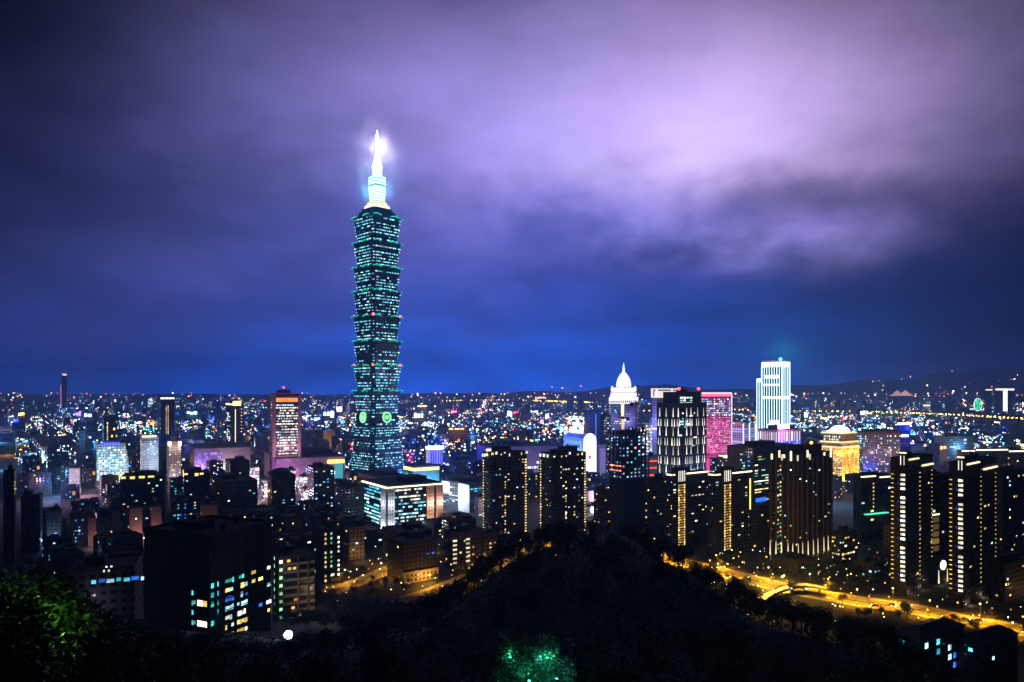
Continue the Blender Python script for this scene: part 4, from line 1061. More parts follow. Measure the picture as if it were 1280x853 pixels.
def column_tower(label, xl, xc, xr, yt, Y, a, u0, rightcol, seed):
    b = B('apartment_tower', label, 'apartment tower', xl, xc, xr, yt, Y, a, group='apartment towers with yellow-lit column fronts')
    b.body(F_DARK); b.roof(M_DARK, 1.2, (.4, .4, 5)); n = 25; W = b.w
    st = b.strip('F', W * u0 - 4.4, W * u0 + 4.4, -1, b.h + 3.5, F_DARK, 'column_bay', 1.4)
    for k in range(4): b.strip('F', W * u0 - 3.6 + k * 2.4 - .3, W * u0 - 3.6 + k * 2.4 + .3, b.h - 6, b.h + 3, glow('tall_top_light', (1, .92, .8), 1.2, .3), 'top_light', 1.75)
    for k in range(n):
        z = 4 + k * (b.h - 11) / n
        for dx in (-3.5, 3.5): b.win('F', -W / 2 + W * u0 + dx, z, 1.5, 1.35, warm, 1.45)
        for dx in (-1.6, 0, 1.6): b.win('F', -W / 2 + W * u0 + dx, z, .9, .7, amber, 1.45)
    for (u, v) in ((.02, u0 - .16), (u0 + .16, .98)):
        b.strip('F', W * u, W * v, b.h - .4, b.h + .5, M_LEDW, 'roof_edge_light', .9)
    b.strip('L', b.d * .3, b.d, b.h - .4, b.h + .5, M_LEDW, 'roof_edge_light', .9)
    b.grid('F', 10, n, .08, [warm, warm, white, cool], 3, b.h - 5, .6, .4, .02, .98, seed=seed); b.grid('L', 6, n, .07, [warm, cool], 3, b.h - 5, .6, .4, seed=seed)
    if rightcol: b.strip('F', W * .93, W * .955, 3, b.h - 6, glow('yellow_tube_light', (1, .82, .16), 1.8, .1), 'tube_light', .5)
    b.finish()
column_tower('left tower of the two with yellow-lit column fronts, under the uplit black tower', 831, 840, 886, 594, 610, 36, .22, False, 3)
column_tower('right tower of the two with yellow-lit column fronts, with a green-yellow tube at its edge', 886, 893, 940, 594, 590, 36, .30, True, 4)
def uplit():
    b = B('apartment_tower', 'broad dark apartment tower with uplit columns at its base and a lit crown', 'apartment tower', 962, 994, 1041, 571, 560, 40)
    b.body(F_BROWN); b.roof(M_DARK, 1.5, (.5, .5, 7), tank=True); w, d, h = b.w, b.d, b.h
    P = plain('brown_pilaster', (.13, .09, .065), .8)
    for f, us in (('F', (.05, .16, .30, .44, .56, .72, .84, .97)), ('L', (.05, .28, .5, .75, .93))):
        W = b.span(f)
        for u in us:
            b.strip(f, W * u - .5, W * u + .5, -1, h - 2, P, 'pilaster', .8)
            p, rz = b.pos(f, -W / 2 + W * u, 3.0, 1.5); lamp(b.root, p, (1, .74, .36), 130, .15)
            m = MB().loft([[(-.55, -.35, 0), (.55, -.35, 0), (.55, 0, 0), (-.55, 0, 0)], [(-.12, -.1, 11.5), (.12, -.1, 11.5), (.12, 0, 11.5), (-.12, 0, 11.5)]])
            p, rz = b.pos(f, -W / 2 + W * u, 4.5, .85); m.build('uplight_wash', glow('warm_uplight_wash', (1, .80, .42), 1.6, .3), b.root, p, rz)  # tapered glow put in for the uplight on each column
    for f, us in (('F', (.05, .3, .36, .75, .93)), ('L', (.1, .4, .5, .58, .85))):
        for i, u in enumerate(us): b.strip(f, b.span(f) * u - .55, b.span(f) * u + .55, h - 3.5 + (i % 2) * 2, h + 1 + (i % 3 == 1) * 3, glow('crown_light', (1, .88, .55), 1.5, .5), 'crown_light', .9)
    for k in range(22):
        if k % 5 != 3: b.win('L', -d * .06, h - 8 - k * 3.2, 1.3, 1.3, [warm, white, green][k % 3]); 
        if k % 3: b.win('L', -d * .16, h - 9 - k * 3.2, 1.1, 1.3, [white, warm, teal][k % 3])
    b.grid('F', 12, 26, .05, [cool, warm, white], 14, h - 7, .5, .4, seed=9); b.grid('L', 9, 26, .05, [white, warm, cyan], 14, h - 7, .5, .4, seed=9)
    b.strip('L', d * .85, d * .87, 0, 14, P, 'pilaster'); b.finish()
    MB().ball((w * .05, -d * .3, h + 9), 1.2).build('roof_lamp', glow('orange_roof_lamp', (1, .5, .05), 5, 0), b.root)
uplit()

# right-hand residential complex with its clock
def complex_tower(label, xl, xc, xr, yt, Y, a, seed):
    b = B('apartment_tower', label, 'apartment tower', xl, xc, xr, yt, Y, a, group='towers of the clock complex')
    b.body(F_DARK); w, d, h = b.w, b.d, b.h; b.roof(M_DARK, 1.2, (.3, .3, 4)); n = 24
    b.strip('L', d * .55, d * .98, -1, h + 4, F_DARK, 'stair_tower', 1.2)
    M_BAR = glow('pale_roof_bar', (1, .84, .48), 1.9, .2)
    b.strip('L', d * .56, d * .97, h + 4, h + 4.8, M_BAR, 'roof_bar', 1.5); b.strip('F', w * .05, w * .40, h - .5, h + .4, M_BAR, 'roof_bar', 1.0); b.strip('F', w * .55, w * .98, h - 6, h - 5, M_BAR, 'roof_bar', 1.0)
    for u in (.66, .86): b.strip('L', d * u - .2, d * u + .2, h - 3.5, h + 2.5, glow('tall_top_light', (1, .92, .8), 1.2, .3), 'top_light', 1.5)
    for k in range(n):
        z = 10 + k * (h - 17) / n
        if k % 11 != 8:
            b.win('L', d * .22, z, 1.5, 1.5, white, 1.25); b.win('L', d * .34, z, 1.5, 1.5, white, 1.25)
            if k % 3: b.win('L', d * .28, z, 1.2, .9, warm, 1.25)
        b.win('L', -d * .38, z, 1.5, .55, glow('small_yellow_light', (1, .62, .10), 1.3, .3)); b.win('F', -w * .02, z, 2.0, .55, MATS['small_yellow_light']); b.win('F', w * .46, z, 1.6, .55, MATS['small_yellow_light'])
        if k % 4 == 1: b.win('L', -d * .02, z, .9, 1.0, glow('deep_blue_light', (.01, .06, 1), 1.0, .3))
    b.grid('F', 9, n, .035, [cool, warm], 10, h - 8, .5, .35, seed=seed); b.finish()
    for u in (.1, .5): 
        p, rz = b.pos('F', -w / 2 + w * u, 1.6, 1.5); lamp(b.root, p, (1, .8, .5), 420, .2)
    return b
complex_tower('left main tower of the clock complex, banded by white and yellow window columns', 1113, 1134, 1166, 575, 475, 42, 3)
complex_tower('right main tower of the clock complex, nearest to the boulevard bend', 1186, 1206, 1246, 581, 450, 42, 5)
b = B('clock_building', 'dark link building with a glowing round white clock face over its gate', 'clock building', 1150, 1153, 1187, 597, 500, 30)
b.body(F_DARK); b.roof(M_DARK, 1, (.4, .4, 4)); b.grid('F', 6, 20, .06, [cool, white], 8, b.h - 4, .5, .4, seed=4)
for k in range(5): b.strip('F', b.w * .38, b.w * .58, 22 + k * 5.0, 25.6 + k * 5.0, glow('dim_stair_light', (.55, .33, .10), .28, .4), 'stair_window', .5)
b.strip('F', b.w * .36, b.w * .6, 47, 47.8, M_LEDW, 'light_bar', .5)
p_, rz_ = b.pos('F', -b.w * .02, 13.2, 0)
m = MB().box(-6.5, 6.5, -5, 0, -13.5, 5.5); gate = m.build('gatehouse', M_DARK, b.root, p_)
ck = MB().loft([[(3.3 * math.cos(t), -5.5, 3.3 * math.sin(t)) for t in [2 * math.pi * k / 32 for k in range(32)]], [(3.3 * math.cos(t), -5.0, 3.3 * math.sin(t)) for t in [2 * math.pi * k / 32 for k in range(32)]]])
ck.build('clock_face', glow('white_clock_face', (1, .98, .9), 2.2, 0, True), gate)
MB().box(-.12, .12, -5.62, -5.52, 0, 2.4).box(0, 1.7, -5.62, -5.52, -.12, .12).build('clock_hands', plain('clock_hand_grey', (.55, .53, .5), .6), gate)
for x in (-5.2, 5.2): lamp(gate, (x, -6, -11), (1, .78, .45), 300, .2); MB().loft([[(x - .4, -5.4, -12), (x + .4, -5.4, -12), (x + .4, -5.0, -12), (x - .4, -5.0, -12)], [(x - .1, -5.2, -3), (x + .1, -5.2, -3), (x + .1, -5.0, -3), (x - .1, -5.0, -3)]]).build('uplight_wash', MATS['warm_uplight_wash'], gate)  # tapered glow put in for the uplight beside the gate
b.finish()
b = B('apartment_block', 'dark block with pale roofline bars and a green canopy line below the brown gridded slab', 'apartment block', 1069, 1076, 1115, 596, 640, 25)
b.body(F_DARK); b.roof(M_DARK, 1, (.4, .4, 3)); b.strip('F', 0, b.w * .45, b.h - .8, b.h + .2, M_LEDW, 'roof_bar', .8); b.strip('F', b.w * .6, b.w, b.h - 2.2, b.h - 1.2, M_LEDW, 'roof_bar', .8)
for k in range(7): b.win('F', -b.w * .1, b.h - 7 - k * 3.4, 1.2, 1.4, warm)
b.grid('F', 7, 12, .07, [cool, warm], 6, b.h - 6, .6, .4, seed=3); b.strip('F', b.w * .1, b.w * .8, b.h * .42, b.h * .42 + .8, glow('green_line_light', (.08, .8, .45), 1.4, .1), 'canopy_light', 3); b.finish()
b = B('apartment_block', 'low dark block with warm horizontal bands beneath the green canopy line', 'apartment block', 1040, 1052, 1072, 668, 560, 36)
b.body(F_BROWN); b.roof(); b.grid('F', 6, 6, .3, [warm, amber, white], 3, b.h - 2, .7, .4, seed=5); b.grid('L', 5, 6, .3, [warm, cyan], 3, b.h - 2, .7, .4, seed=5); b.finish()
b = B('apartment_block', 'long dark terrace outlined by three pale roofline lights at the right edge', 'apartment block', 1196, 1202, 1300, 564, 930, 8)
b.body(F_DARK); b.roof(M_DARK, 1, (.3, .4, 4))
for u, v, z in ((0, .16, 0), (.18, .58, 1), (.6, 1, -1.2)): b.strip('F', b.w * u, b.w * v, b.h - .6 + z, b.h + .7 + z, M_LEDW, 'roofline_light', 1)
b.grid('F', 26, 12, .06, [cool, warm, cyan], 6, b.h - 4, .5, .4, seed=8); b.finish()
b = B('office_block', 'pale blue low office block among dim roofs right of the brown gridded slab', 'office block', 1168, 1178, 1217, 546, 1200, 15)
b.body(facade('pale_teal_facade', (.13, .2, .24), (.03, .04, .06), 3, 3.6, .6, .5)); b.roof(); b.grid('F', 9, 8, .2, [cyan, cool], 10, b.h - 3, .7, .4, seed=4); b.finish(); lamp(b.root, (0, -b.d, 40), (.3, .6, 1), 30000, 2)
b = B('shop_building', 'dark block beneath a slanted white roof light wrapped in deep blue glow', 'shop building', 1116, 1122, 1138, 533, 1350, 20)
b.body(F_BLUEG); b.roof(M_ROOF, 1, None); b.strip('F', 0, b.w, b.h + 3, b.h + 6, glow('slanted_white_sign', (.95, 1, .8), 6, 0), 'roof_sign', 1.5); b.strip('F', b.w * .3, b.w * .8, b.h - 20, b.h - 16, glow('blue_white_sign', (.55, .7, 1), 6, 0, True), 'sign', 1)
for p in ((0, -30, b.h - 10), (-25, -40, b.h - 30), (25, -20, b.h - 5)): lamp(b.root, p, (.01, .02, 1), 70000, 3)
b.finish()

# ------------------------------------------------------------------ dark apartment blocks of the near left
def dark_block(label, xl, xc, xr, yt, Y, a=30, z0=0.0, n=None, wall=None, lit=.1, pal=None, seed=1, cols=None, top=None, group=None, cat='apartment block', lampc=None, rows_blue=False, name='apartment_block'):
    b = B(name, label, cat, xl, xc, xr, yt, Y, a, z0=z0, group=group)
    b.body(wall or F_DARK); b.roof(M_DARK, 1.1, (.4, .4, 4), seed=seed)
    n = n or max(3, int(b.h / 3.2)); pal = pal or [warm, cool, white, cyan]
    b.grid('F', cols or max(3, int(b.w / 4)), n, lit, pal, 2, b.h - 2, .5, .42, .04, .96, seed=seed); b.grid('L', max(3, int(b.d / 4.5)), n, lit, pal, 2, b.h - 2, .5, .42, .05, .95, seed=seed + 1)
    q = random.Random(seed)
    if top == 'yellow':
        for f in 'FL':
            for k in range(5):
                if q.random() < .8: b.strip(f, b.span(f) * (k + .1) / 5, b.span(f) * (k + .1 + q.uniform(.3, .7)) / 5, b.h - .4 + q.uniform(-1, 1), b.h + 1.4, glow('yellow_crown_lamp', (1, .76, .18), 2.2, .4), 'crown_light', .8)
        MB().box(-b.w * .22, b.w * .2, -b.d * .2, b.d * .2, b.h, b.h + 5).build('stepped_top', M_DARK, b.root)
    if top == 'round':
        MB().lathe([(min(b.w, b.d) * .45, b.h), (min(b.w, b.d) * .42, b.h + 3), (min(b.w, b.d) * .28, b.h + 6), (1, b.h + 7.2)], 16).build('domed_top', M_DARK, b.root)
    b.finish()
    if lampc: lamp(b.root, (0, -b.d / 2 - 10, 5), lampc[0], lampc[1], 1); 
    return b
def column_lights(b, f, u, m, k0=2, w=1.2):
    n = int(b.h / 3.2)
    for k in range(n):
        if (k * 7 + int(u * 50)) % 5: b.win(f, b.span(f) * (u - .5), 3 + k * 3.2, w, 1.5, m)
    b.finish()
db = dark_block
db('dark block with yellow-lit rooftop parapets in front of the cyan-washed office block', 136, 150, 206, 598, 760, 22, lit=.07, top='yellow', seed=3)
db('dark block with jagged yellow crown lights in front of the violet mall', 219, 230, 262, 594, 770, 25, lit=.08, top='yellow', seed=5)
db('dark round-topped apartment tower between the two bright shopping streets', 331, 340, 369, 596, 760, 25, lit=.13, pal=[cool, warm, white, cyan], top='round', seed=6)
db('dark block dotted with cyan and warm windows left of the tall tower base', 384, 392, 418, 586, 800, 28, lit=.2, pal=[cyan, warm, cool], seed=7)
db('tall dark block with faint pale side strip right of the violet mall', 276, 288, 312, 578, 820, 30, lit=.1, seed=8, wall=F_GREY)
db('dark wide block with two warm windows below the violet mall', 262, 276, 322, 604, 740, 30, lit=.05, seed=9)
db('faintly lit brown balcony tower with blue windows on its edge, leftmost of the reddish pair', 152, 162, 178, 636, 640, 28, wall=plain('reddish_balcony_wall', (.16, .10, .10), .8), lit=.02, pal=[cool, cyan], seed=11, lampc=((1, .5, .42), 9000))
db('faintly lit brown balcony tower, right one of the reddish pair', 184, 189, 202, 634, 645, 28, wall=MATS['reddish_balcony_wall'], lit=.02, seed=12, lampc=((1, .5, .42), 7000))
bb = db('narrow dark block with a bright blue window column left of the reddish pair', 83, 92, 106, 646, 630, 30, wall=F_GREY, lit=.3, pal=[cyan, WIN['blue'], cool], seed=13)
db('dim mauve block right of the blue window column, its face toward the camera', 106, 110, 120, 648, 625, 30, wall=MATS['reddish_balcony_wall'], lit=.02, seed=14, lampc=((.9, .5, .5), 4000))
db('bluish block half hidden at the far left, with cyan light at its foot', 50, 58, 76, 640, 640, 26, wall=F_GREY, lit=.06, pal=[cyan], seed=15, lampc=((.35, .55, 1), 9000))
b_ = db('dark block with a vertical run of blue windows right of the reddish pair', 208, 214, 236, 628, 690, 26, lit=.1, pal=[cyan, WIN['blue']], seed=16); column_lights(b_, 'F', .4, cyan); column_lights(b_, 'F', .8, WIN['blue'])
db('dark reddish block standing behind the big black hillside block', 244, 252, 272, 632, 680, 26, wall=MATS['reddish_balcony_wall'], lit=.03, seed=17, lampc=((1, .6, .3), 3000))
db('black unlit block at the far left margin', -24, 4, 18, 590, 560, 25, lit=.01, seed=18)
db('dark block with one orange lamp, second from the left margin', 16, 26, 50, 622, 600, 25, lit=.05, pal=[warm, cool], seed=19)
db('brown pair-fronted block lit orange from the street, left of the cyan office block', 80, 86, 99, 586, 960, 25, wall=P_STONE, lit=.3, pal=[amber, warm], seed=20, lampc=((1, .55, .25), 9000))
db('tall black block with cyan side windows left of the L-shaped office block', 418, 428, 455, 612, 720, 30, lit=.06, pal=[cyan, cool], seed=21)
db('black block crowding the L-shaped office block from below, with few yellow windows', 478, 500, 540, 668, 545, 34, lit=.07, pal=[warm, WIN['white'], cool], seed=22)
db('beige balcony tower glowing orange at its foot beside the yellow side street', 430, 436, 456, 660, 575, 30, wall=F_PALE, lit=.06, pal=[cool, warm], seed=23, lampc=((1, .5, .12), 3000))
b_ = db('dark apartment tower with scattered yellow windows left of the orange-footed balcony tower', 392, 404, 428, 664, 500, 34, lit=.05, pal=[warm, WIN['green'], white], seed=24)
for u in (.12, .42, .8): column_lights(b_, 'F', u, [warm, white, WIN['green']][int(u * 5) % 3])
b_ = db('dark curved-balcony tower lit orange at ground level above the hill trees', 484, 504, 546, 680, 505, 36, wall=F_BROWN, lit=.06, pal=[cool, warm, WIN['blue']], seed=25, lampc=((1, .5, .1), 4000))
MB().box(-b_.w * .5, b_.w * .5, -b_.d / 2 - 2.2, -b_.d / 2 - .05, -1, 8).build('podium', F_CREAM, b_.root); lamp(b_.root, (3, -b_.d / 2 - 9, 4), (1, .48, .06), 5000, .5); lamp(b_.root, (-b_.w / 2 - 8, 0, 3), (1, .48, .06), 3000, .5)
b_ = db('brown tower with two stacks of round warm-lit balconies, above the hill edge', 556, 566, 606, 668, 545, 36, wall=F_BROWN, lit=.10, pal=[amber, warm], seed=26)
for u in (.06, .46):
    for k in range(int(b_.h / 3.3) - 1):
        p_, rz_ = b_.pos('F', b_.w * (u - .5), 3 + k * 3.3, 0)
        MB().lathe([(2.3, 0), (2.3, .9)], 12, 0, 0).build('balcony', F_BROWN, b_.root, p_)
        MB().box(-1.6, 1.6, -.5, -.05, 1.05, 2.3).build('lit_recess', glow('balcony_light', (1, .84, .55), 1.4, .6), b_.root, p_)
db('dark terrace with one blue-white sign bar on its roof and amber windows', 598, 604, 622, 670, 560, 34, wall=F_BROWN, lit=.25, pal=[amber, warm], seed=27, lampc=((1, .5, .15), 4000))
db('dark block beside the hill shoulder, with faint blue-white sign along its eave', 614, 620, 640, 676, 590, 34, lit=.1, pal=[WIN['blue'], cyan], seed=28)
db('narrow brown tower with tiny lamps left of the unfinished tower base', 742, 750, 764, 614, 690, 32, wall=F_BROWN, lit=.12, pal=[warm, amber], seed=29)
db('brown block with a lone round yellow lamp left of the yellow-lit column tower', 806, 815, 833, 600, 640, 34, wall=F_BROWN, lit=.05, pal=[warm], seed=30)
db('dark slab standing between the yellow-lit column tower and the broad uplit tower', 933, 946, 970, 640, 610, 36, wall=F_BROWN, lit=.06, pal=[amber, warm], seed=31)
db('dark tower with a short dotted column of lights at the far right', 1244, 1254, 1284, 592, 560, 34, lit=.05, pal=[warm, cool], seed=32)
db('dark podium with several bluish lamps below the right main clock tower', 1236, 1256, 1300, 708, 460, 34, wall=F_BROWN, lit=.08, pal=[amber, white], seed=33, lampc=((1, .6, .2), 3000))
db('low violet and pink lit shop building at the foot of the white arch', 730, 736, 760, 614, 880, 30, wall=P_WHITE, lit=.5, pal=[WIN['blue'], pink, M_VIOL], seed=34, lampc=((.8, .5, 1), 30000))
b_ = db('small turquoise-white plaza building glowing beside the right dark twin tower', 732, 738, 756, 634, 800, 30, wall=P_WHITE, lit=.5, pal=[cool, cyan], seed=35, lampc=((.45, 1, 1), 40000))

# ------------------------------------------------------------------ hillside buildings close to the camera
def hillside_block():
    b = B('hillside_block', 'big black block on the hillside with stacked blue and yellow lit rooms', 'apartment block', 180, 262, 340, 672, 255, 66, z0=44.0)
    BLK = plain('plain_black_render', (.008, .008, .009), .95)  # even near-black, darkened so the block reads as a silhouette
    b.body(BLK, z0=-16); b.roof(BLK, 1.0, (.3, .3, 3.0)); w, d, h = b.w, b.d, b.h
    for (u, v) in ((-.3, .2), (.1, .3), (.34, -.1), (-.1, -.3)): MB().lathe([(1.1, h + .1), (1.1, h + 2.1), (.6, h + 2.5)], 10, u * w, v * d).build('water_tank', BLK, b.root)
    for u in (-.42, -.12, .1, .36): b.strip('F', w * (u + .5) - .6, w * (u + .5) + .6, -1, h - .6, BLK, 'pier', .5)
    fh = 3.25
    rows = [(727, 'teal'), (738.5, 'warm'), (750, 'blue'), (761, 'cool'), (773, 'white'), (784, 'warm'), (795, 'amber')]
    q = random.Random(3)
    for i, (py, nm) in enumerate(rows):
        z = Zat(py, 262) - b.z0; m0 = WIN[nm]
        for k in range(2):
            if q.random() < .8: b.win('F', -w * .46 + k * 2.1, z, 1.3, 1.7, [teal, WIN['cyan']][k])
        u = -w * .27; 
        while u < w * .08:
            ww = q.uniform(.7, 2.2)
            if q.random() < .8: b.win('F', u + ww / 2, z + q.uniform(-.2, .2), ww * .92, q.uniform(1.0, 1.9), q.choice([m0, m0, WIN['cool'], WIN[nm]]))
            u += ww
        for uu in (.18, .30, .44):
            if q.random() < .55: b.win('F', w * uu, z + .3, q.uniform(1, 2.6), 1.2, q.choice([white, cool, WIN['blue'], warm]))
    for i, py in enumerate((727, 750)):
        z = Zat(py + 1, 285) - b.z0
        b.win('L', d * .42, z, 2.6, 2.0, white if i else warm); b.win('L', d * .36, z, 2.4, 2.0, white); b.win('L', d * .28, z, .8, 1.2, WIN['green'])
    for py in (726, 738, 749, 761): b.win('L', d * .25, Zat(py, 275) - b.z0, .8, 1.6, cyan)
    for k in range(8): b.strip('F', 0, w, 2 + k * 4.2, 2.3 + k * 4.2, BLK, 'floor_ledge', .35)
    MB().box(-.3, .3, -.25, 0, -16, h * .52).build('drain_pipe', P_WHITE, b.root, (w / 2 - .4, -d / 2 - .02, 0))
    b.finish()
hillside_block()
def terrace_block():
    b = B('terrace_block', 'pale balconied apartment block on the hillside, dimly lit, with a bright stair column', 'apartment block', 340, 348, 393, 698, 355, 28, z0=17.0)
    b.body(plain('beige_render', (.085, .07, .06), .85, .25, .3), z0=-8); b.roof(M_DARK, 1, (.3, .3, 3)); w, d, h = b.w, b.d, b.h
    n = 9; fh = h / n; PAR = plain('balcony_parapet', (.20, .17, .15), .8, .15, .4); DK = plain('balcony_dark_glass', (.012, .012, .014), .3)  # dark glass for the doors behind the balconies
    for k in range(n):
        for (u0, u1) in ((.12, .52), (.56, .80), (.86, .99)):
            b.strip('F', w * u0, w * u1, k * fh + .1, k * fh + 1.25, PAR, 'balcony', 1.5)
            b.strip('F', w * u0 + .2, w * u1 - .2, k * fh + 1.5, k * fh + fh - .35, DK, 'balcony_door', .06)
        b.strip('F', w * .52, w * .56, k * fh, k * fh + fh, PAR, 'pier', .5)
        b.win('L', -d * .1, k * fh + 1.8, 1.3, 1.7, WIN['green']); b.win('F', -w / 2 + 1.2, k * fh + 1.9, 1.5, 1.5, white if k in (0, 8) else WIN['green'])
    for (u, k, m) in ((.3, 7, warm), (.44, 7, warm), (.28, 8, amber), (.4, 2, warm), (.35, 0, amber), (.46, 0, amber), (.47, 3, amber), (.62, 1, amber)):
        b.win('F', w * (u - .5), k * fh + 2.1, 1.6, 1.2, m, .12)
    b.finish()
    for p in ((0, -d / 2 - 13, 1), (9, -d / 2 - 12, 16)): lamp(b.root, p, (1, .66, .42), 2600, .5)
    lamp(b.root, (-6, -d / 2 - 14, 28), (.9, .8, .8), 1500, .5)
terrace_block()
def blue_lamp():
    p = Vector((V(361, 246), 246, Zat(794, 246)))
    zg = terrain(p.x, p.y)
    r = empty('floodlight_mast', 'dazzling blue-white floodlight on a mast among the hillside trees', 'street lamp', (p.x, p.y, zg))
    H = p.z - zg
    MB().tube((0, 0, 0), (0, 0, H), .14, .09).build('pole', M_METAL, r)
    hd = MB().box(-.7, .7, -.3, .5, H - .3, H + .7).build('lamp_head', M_METAL, r)
    MB().ball((0, -.5, H + .15), 1.5).build('lamp_glass', M_LAMPW, hd)
    lamp(r, (0, -1.9, H + .2), (.36, .62, 1), 14000, .5)
blue_lamp()
def school():
    b = B('villa', 'hillside house at bottom right with cyan-lit windows below the boulevard', 'house', 1128, 1150, 1205, 800, 250, 32, z0=26)
    b.body(F_DARK, z0=-14); w, d, h = b.w, b.d, b.h
    MB().loft([[(-w / 2 - .8, -d / 2 - .8, h), (w / 2 + .8, -d / 2 - .8, h), (w / 2 + .8, d / 2 + .8, h), (-w / 2 - .8, d / 2 + .8, h)], [(-w * .3, -.4, h + 3), (w * .3, -.4, h + 3), (w * .3, .4, h + 3), (-w * .3, .4, h + 3)]]).build('roof', plain('blue_tile_roof', (.06, .07, .10), .5), b.root)
    for k in range(4):
        z = h - 2.8 - k * 3.4
        for j, (f, u) in enumerate((('L', -.3), ('L', .05), ('L', .35), ('F', -.36), ('F', -.1), ('F', .16), ('F', .28))):
            if (k * 5 + j * 3) % 4 < 2: 
                for dx in (-.55, .55): b.win(f, b.span(f) * u + dx, z, .8, 1.9, [cyan, cool, WIN['blue'], cool][j % 4])
    b.finish(); lamp(b.root, (-w / 2 - 4, -d / 2 - 3, h - 1), (.3, .85, 1), 250, .3)
    b = B('villa', 'second hillside house at the right edge, faint lights under a bluish roof', 'house', 1212, 1228, 1272, 806, 255, 30, z0=25)
    b.body(F_DARK, z0=-14); w, d, h = b.w, b.d, b.h
    MB().loft([[(-w / 2 - .8, -d / 2 - .8, h), (w / 2 + .8, -d / 2 - .8, h), (w / 2 + .8, d / 2 + .8, h), (-w / 2 - .8, d / 2 + .8, h)], [(-w * .3, -.4, h + 3), (w * .3, -.4, h + 3), (w * .3, .4, h + 3), (-w * .3, .4, h + 3)]]).build('roof', MATS['blue_tile_roof'], b.root)
    b.win('L', 0, h - 3, 1.4, 1.2, cyan); b.win('F', -w * .2, h - 6, 1.2, 1.2, cool); b.finish()
school()
def left_house():
    b = B('hillside_house', 'dim hillside house at left with a row of cyan windows under the big black block', 'house', 62, 82, 168, 716, 262, 20, z0=48)
    b.body(F_GREY, z0=-14); b.roof(M_DARK, .8, (.3, .3, 2.5))
    for k in range(7): b.win('F', -b.w * .1 + k * 2.7, b.h - 4.2 + (k % 2) * .3, 1.5 + (k % 3) * .5, 1.3, [cyan, WIN['blue'], cool, cyan][k % 4])
    for k in range(4): b.win('F', b.w * .05 + k * .8, b.h - .4 + (k % 2) * 1.2, .6, .9, white)
    b.finish(); lamp(b.root, (-3, -b.d / 2 - 6, 9), (.75, .6, .9), 700, .3)
left_house()

# ------------------------------------------------------------------ far sights on the horizon
b = B('office_tower', 'far dark tower carrying a huge glowing T of white light, on the right horizon', 'office tower', 1243, 1244.5, 1267, 486, 4000, 30)
b.body(F_BLUEG); M_T = glow('white_t_light', (1, .92, .76), 2.6, 0)
b.strip('F', 0, b.w, b.h - 9, b.h, M_T, 'light_bar', 3); b.strip('F', b.w * .42, b.w * .62, 25, b.h - 9.2, M_T, 'light_bar', 3)
b = B('office_tower', 'far slim tower topped by a short white light bar, left of the glowing T', 'office tower', 1231, 1232, 1240, 487, 4100, 30); b.body(F_BLUEG); b.strip('F', 0, b.w, b.h - 5, b.h, M_T, 'light_bar', 3)
b = B('twin_peak_tower', 'far dark block with two pink-lit pyramid roofs above the bridge lights', 'office tower', 1116.5, 1118, 1136.5, 495, 5000, 30)
b.body(F_BLUEG); M_PK = glow('pink_roof_light', (1, .50, .45), 1.0, .3)
for x in (-.27, .27):
    cx = x * b.w; a_ = b.w * .22
    MB().loft([[(cx - a_, -a_, b.h), (cx + a_, -a_, b.h), (cx + a_, a_, b.h), (cx - a_, a_, b.h)], [(cx - a_ * .6, -a_ * .6, b.h + 10), (cx + a_ * .6, -a_ * .6, b.h + 10), (cx + a_ * .6, a_ * .6, b.h + 10), (cx - a_ * .6, a_ * .6, b.h + 10)], [(cx - 1, -1, b.h + 38), (cx + 1, -1, b.h + 38), (cx + 1, 1, b.h + 38), (cx - 1, 1, b.h + 38)]]).build('pyramid_roof', M_PK, b.root)
def ferris():
    Y = 4000; r = empty('ferris_wheel', 'far green-glowing ferris wheel rising behind the bridge lights', 'ferris wheel', (V(1222.5, Y), Y, 0), R(25))
    zc, rad = Zat(506, Y), 34
    seg = 40; m = MB()
    for k in range(seg):
        a0, a1 = 2 * math.pi * k / seg, 2 * math.pi * (k + 1) / seg
        m.tube((rad * math.cos(a0), 0, zc + rad * math.sin(a0)), (rad * math.cos(a1), 0, zc + rad * math.sin(a1)), 2.0, n=6)
    m.build('rim', glow('pale_rim_light', (.9, 1, .75), 2.2, .3), r)
    s = MB()
    for k in range(24):
        a0 = 2 * math.pi * k / 24; s.tube((0, 0, zc), (rad * .96 * math.cos(a0), 0, zc + rad * .96 * math.sin(a0)), 1.7, n=4)
    s.build('spokes', glow('green_spoke_light', (.02, .9, .5), 1.6, .7), r)
    MB().tube((0, -4, zc), (0, 4, zc), 3).build('hub', M_METAL, r)
    for sx in (-20, 20): MB().tube((sx, 5, 0), (0, 5, zc), 1.2).build('support', M_METAL, r)
    bb = MB().box(-60, 60, 8, 60, 0, 46).build('mall_block', F_BLUEG, r)
    MB().box(-58, -20, 6.5, 7.9, 36, 41).box(30, 62, 6.5, 7.9, 32, 36).build('light_bar', glow('lilac_bar_light', (.8, .7, 1), 3, 0), bb)
ferris()
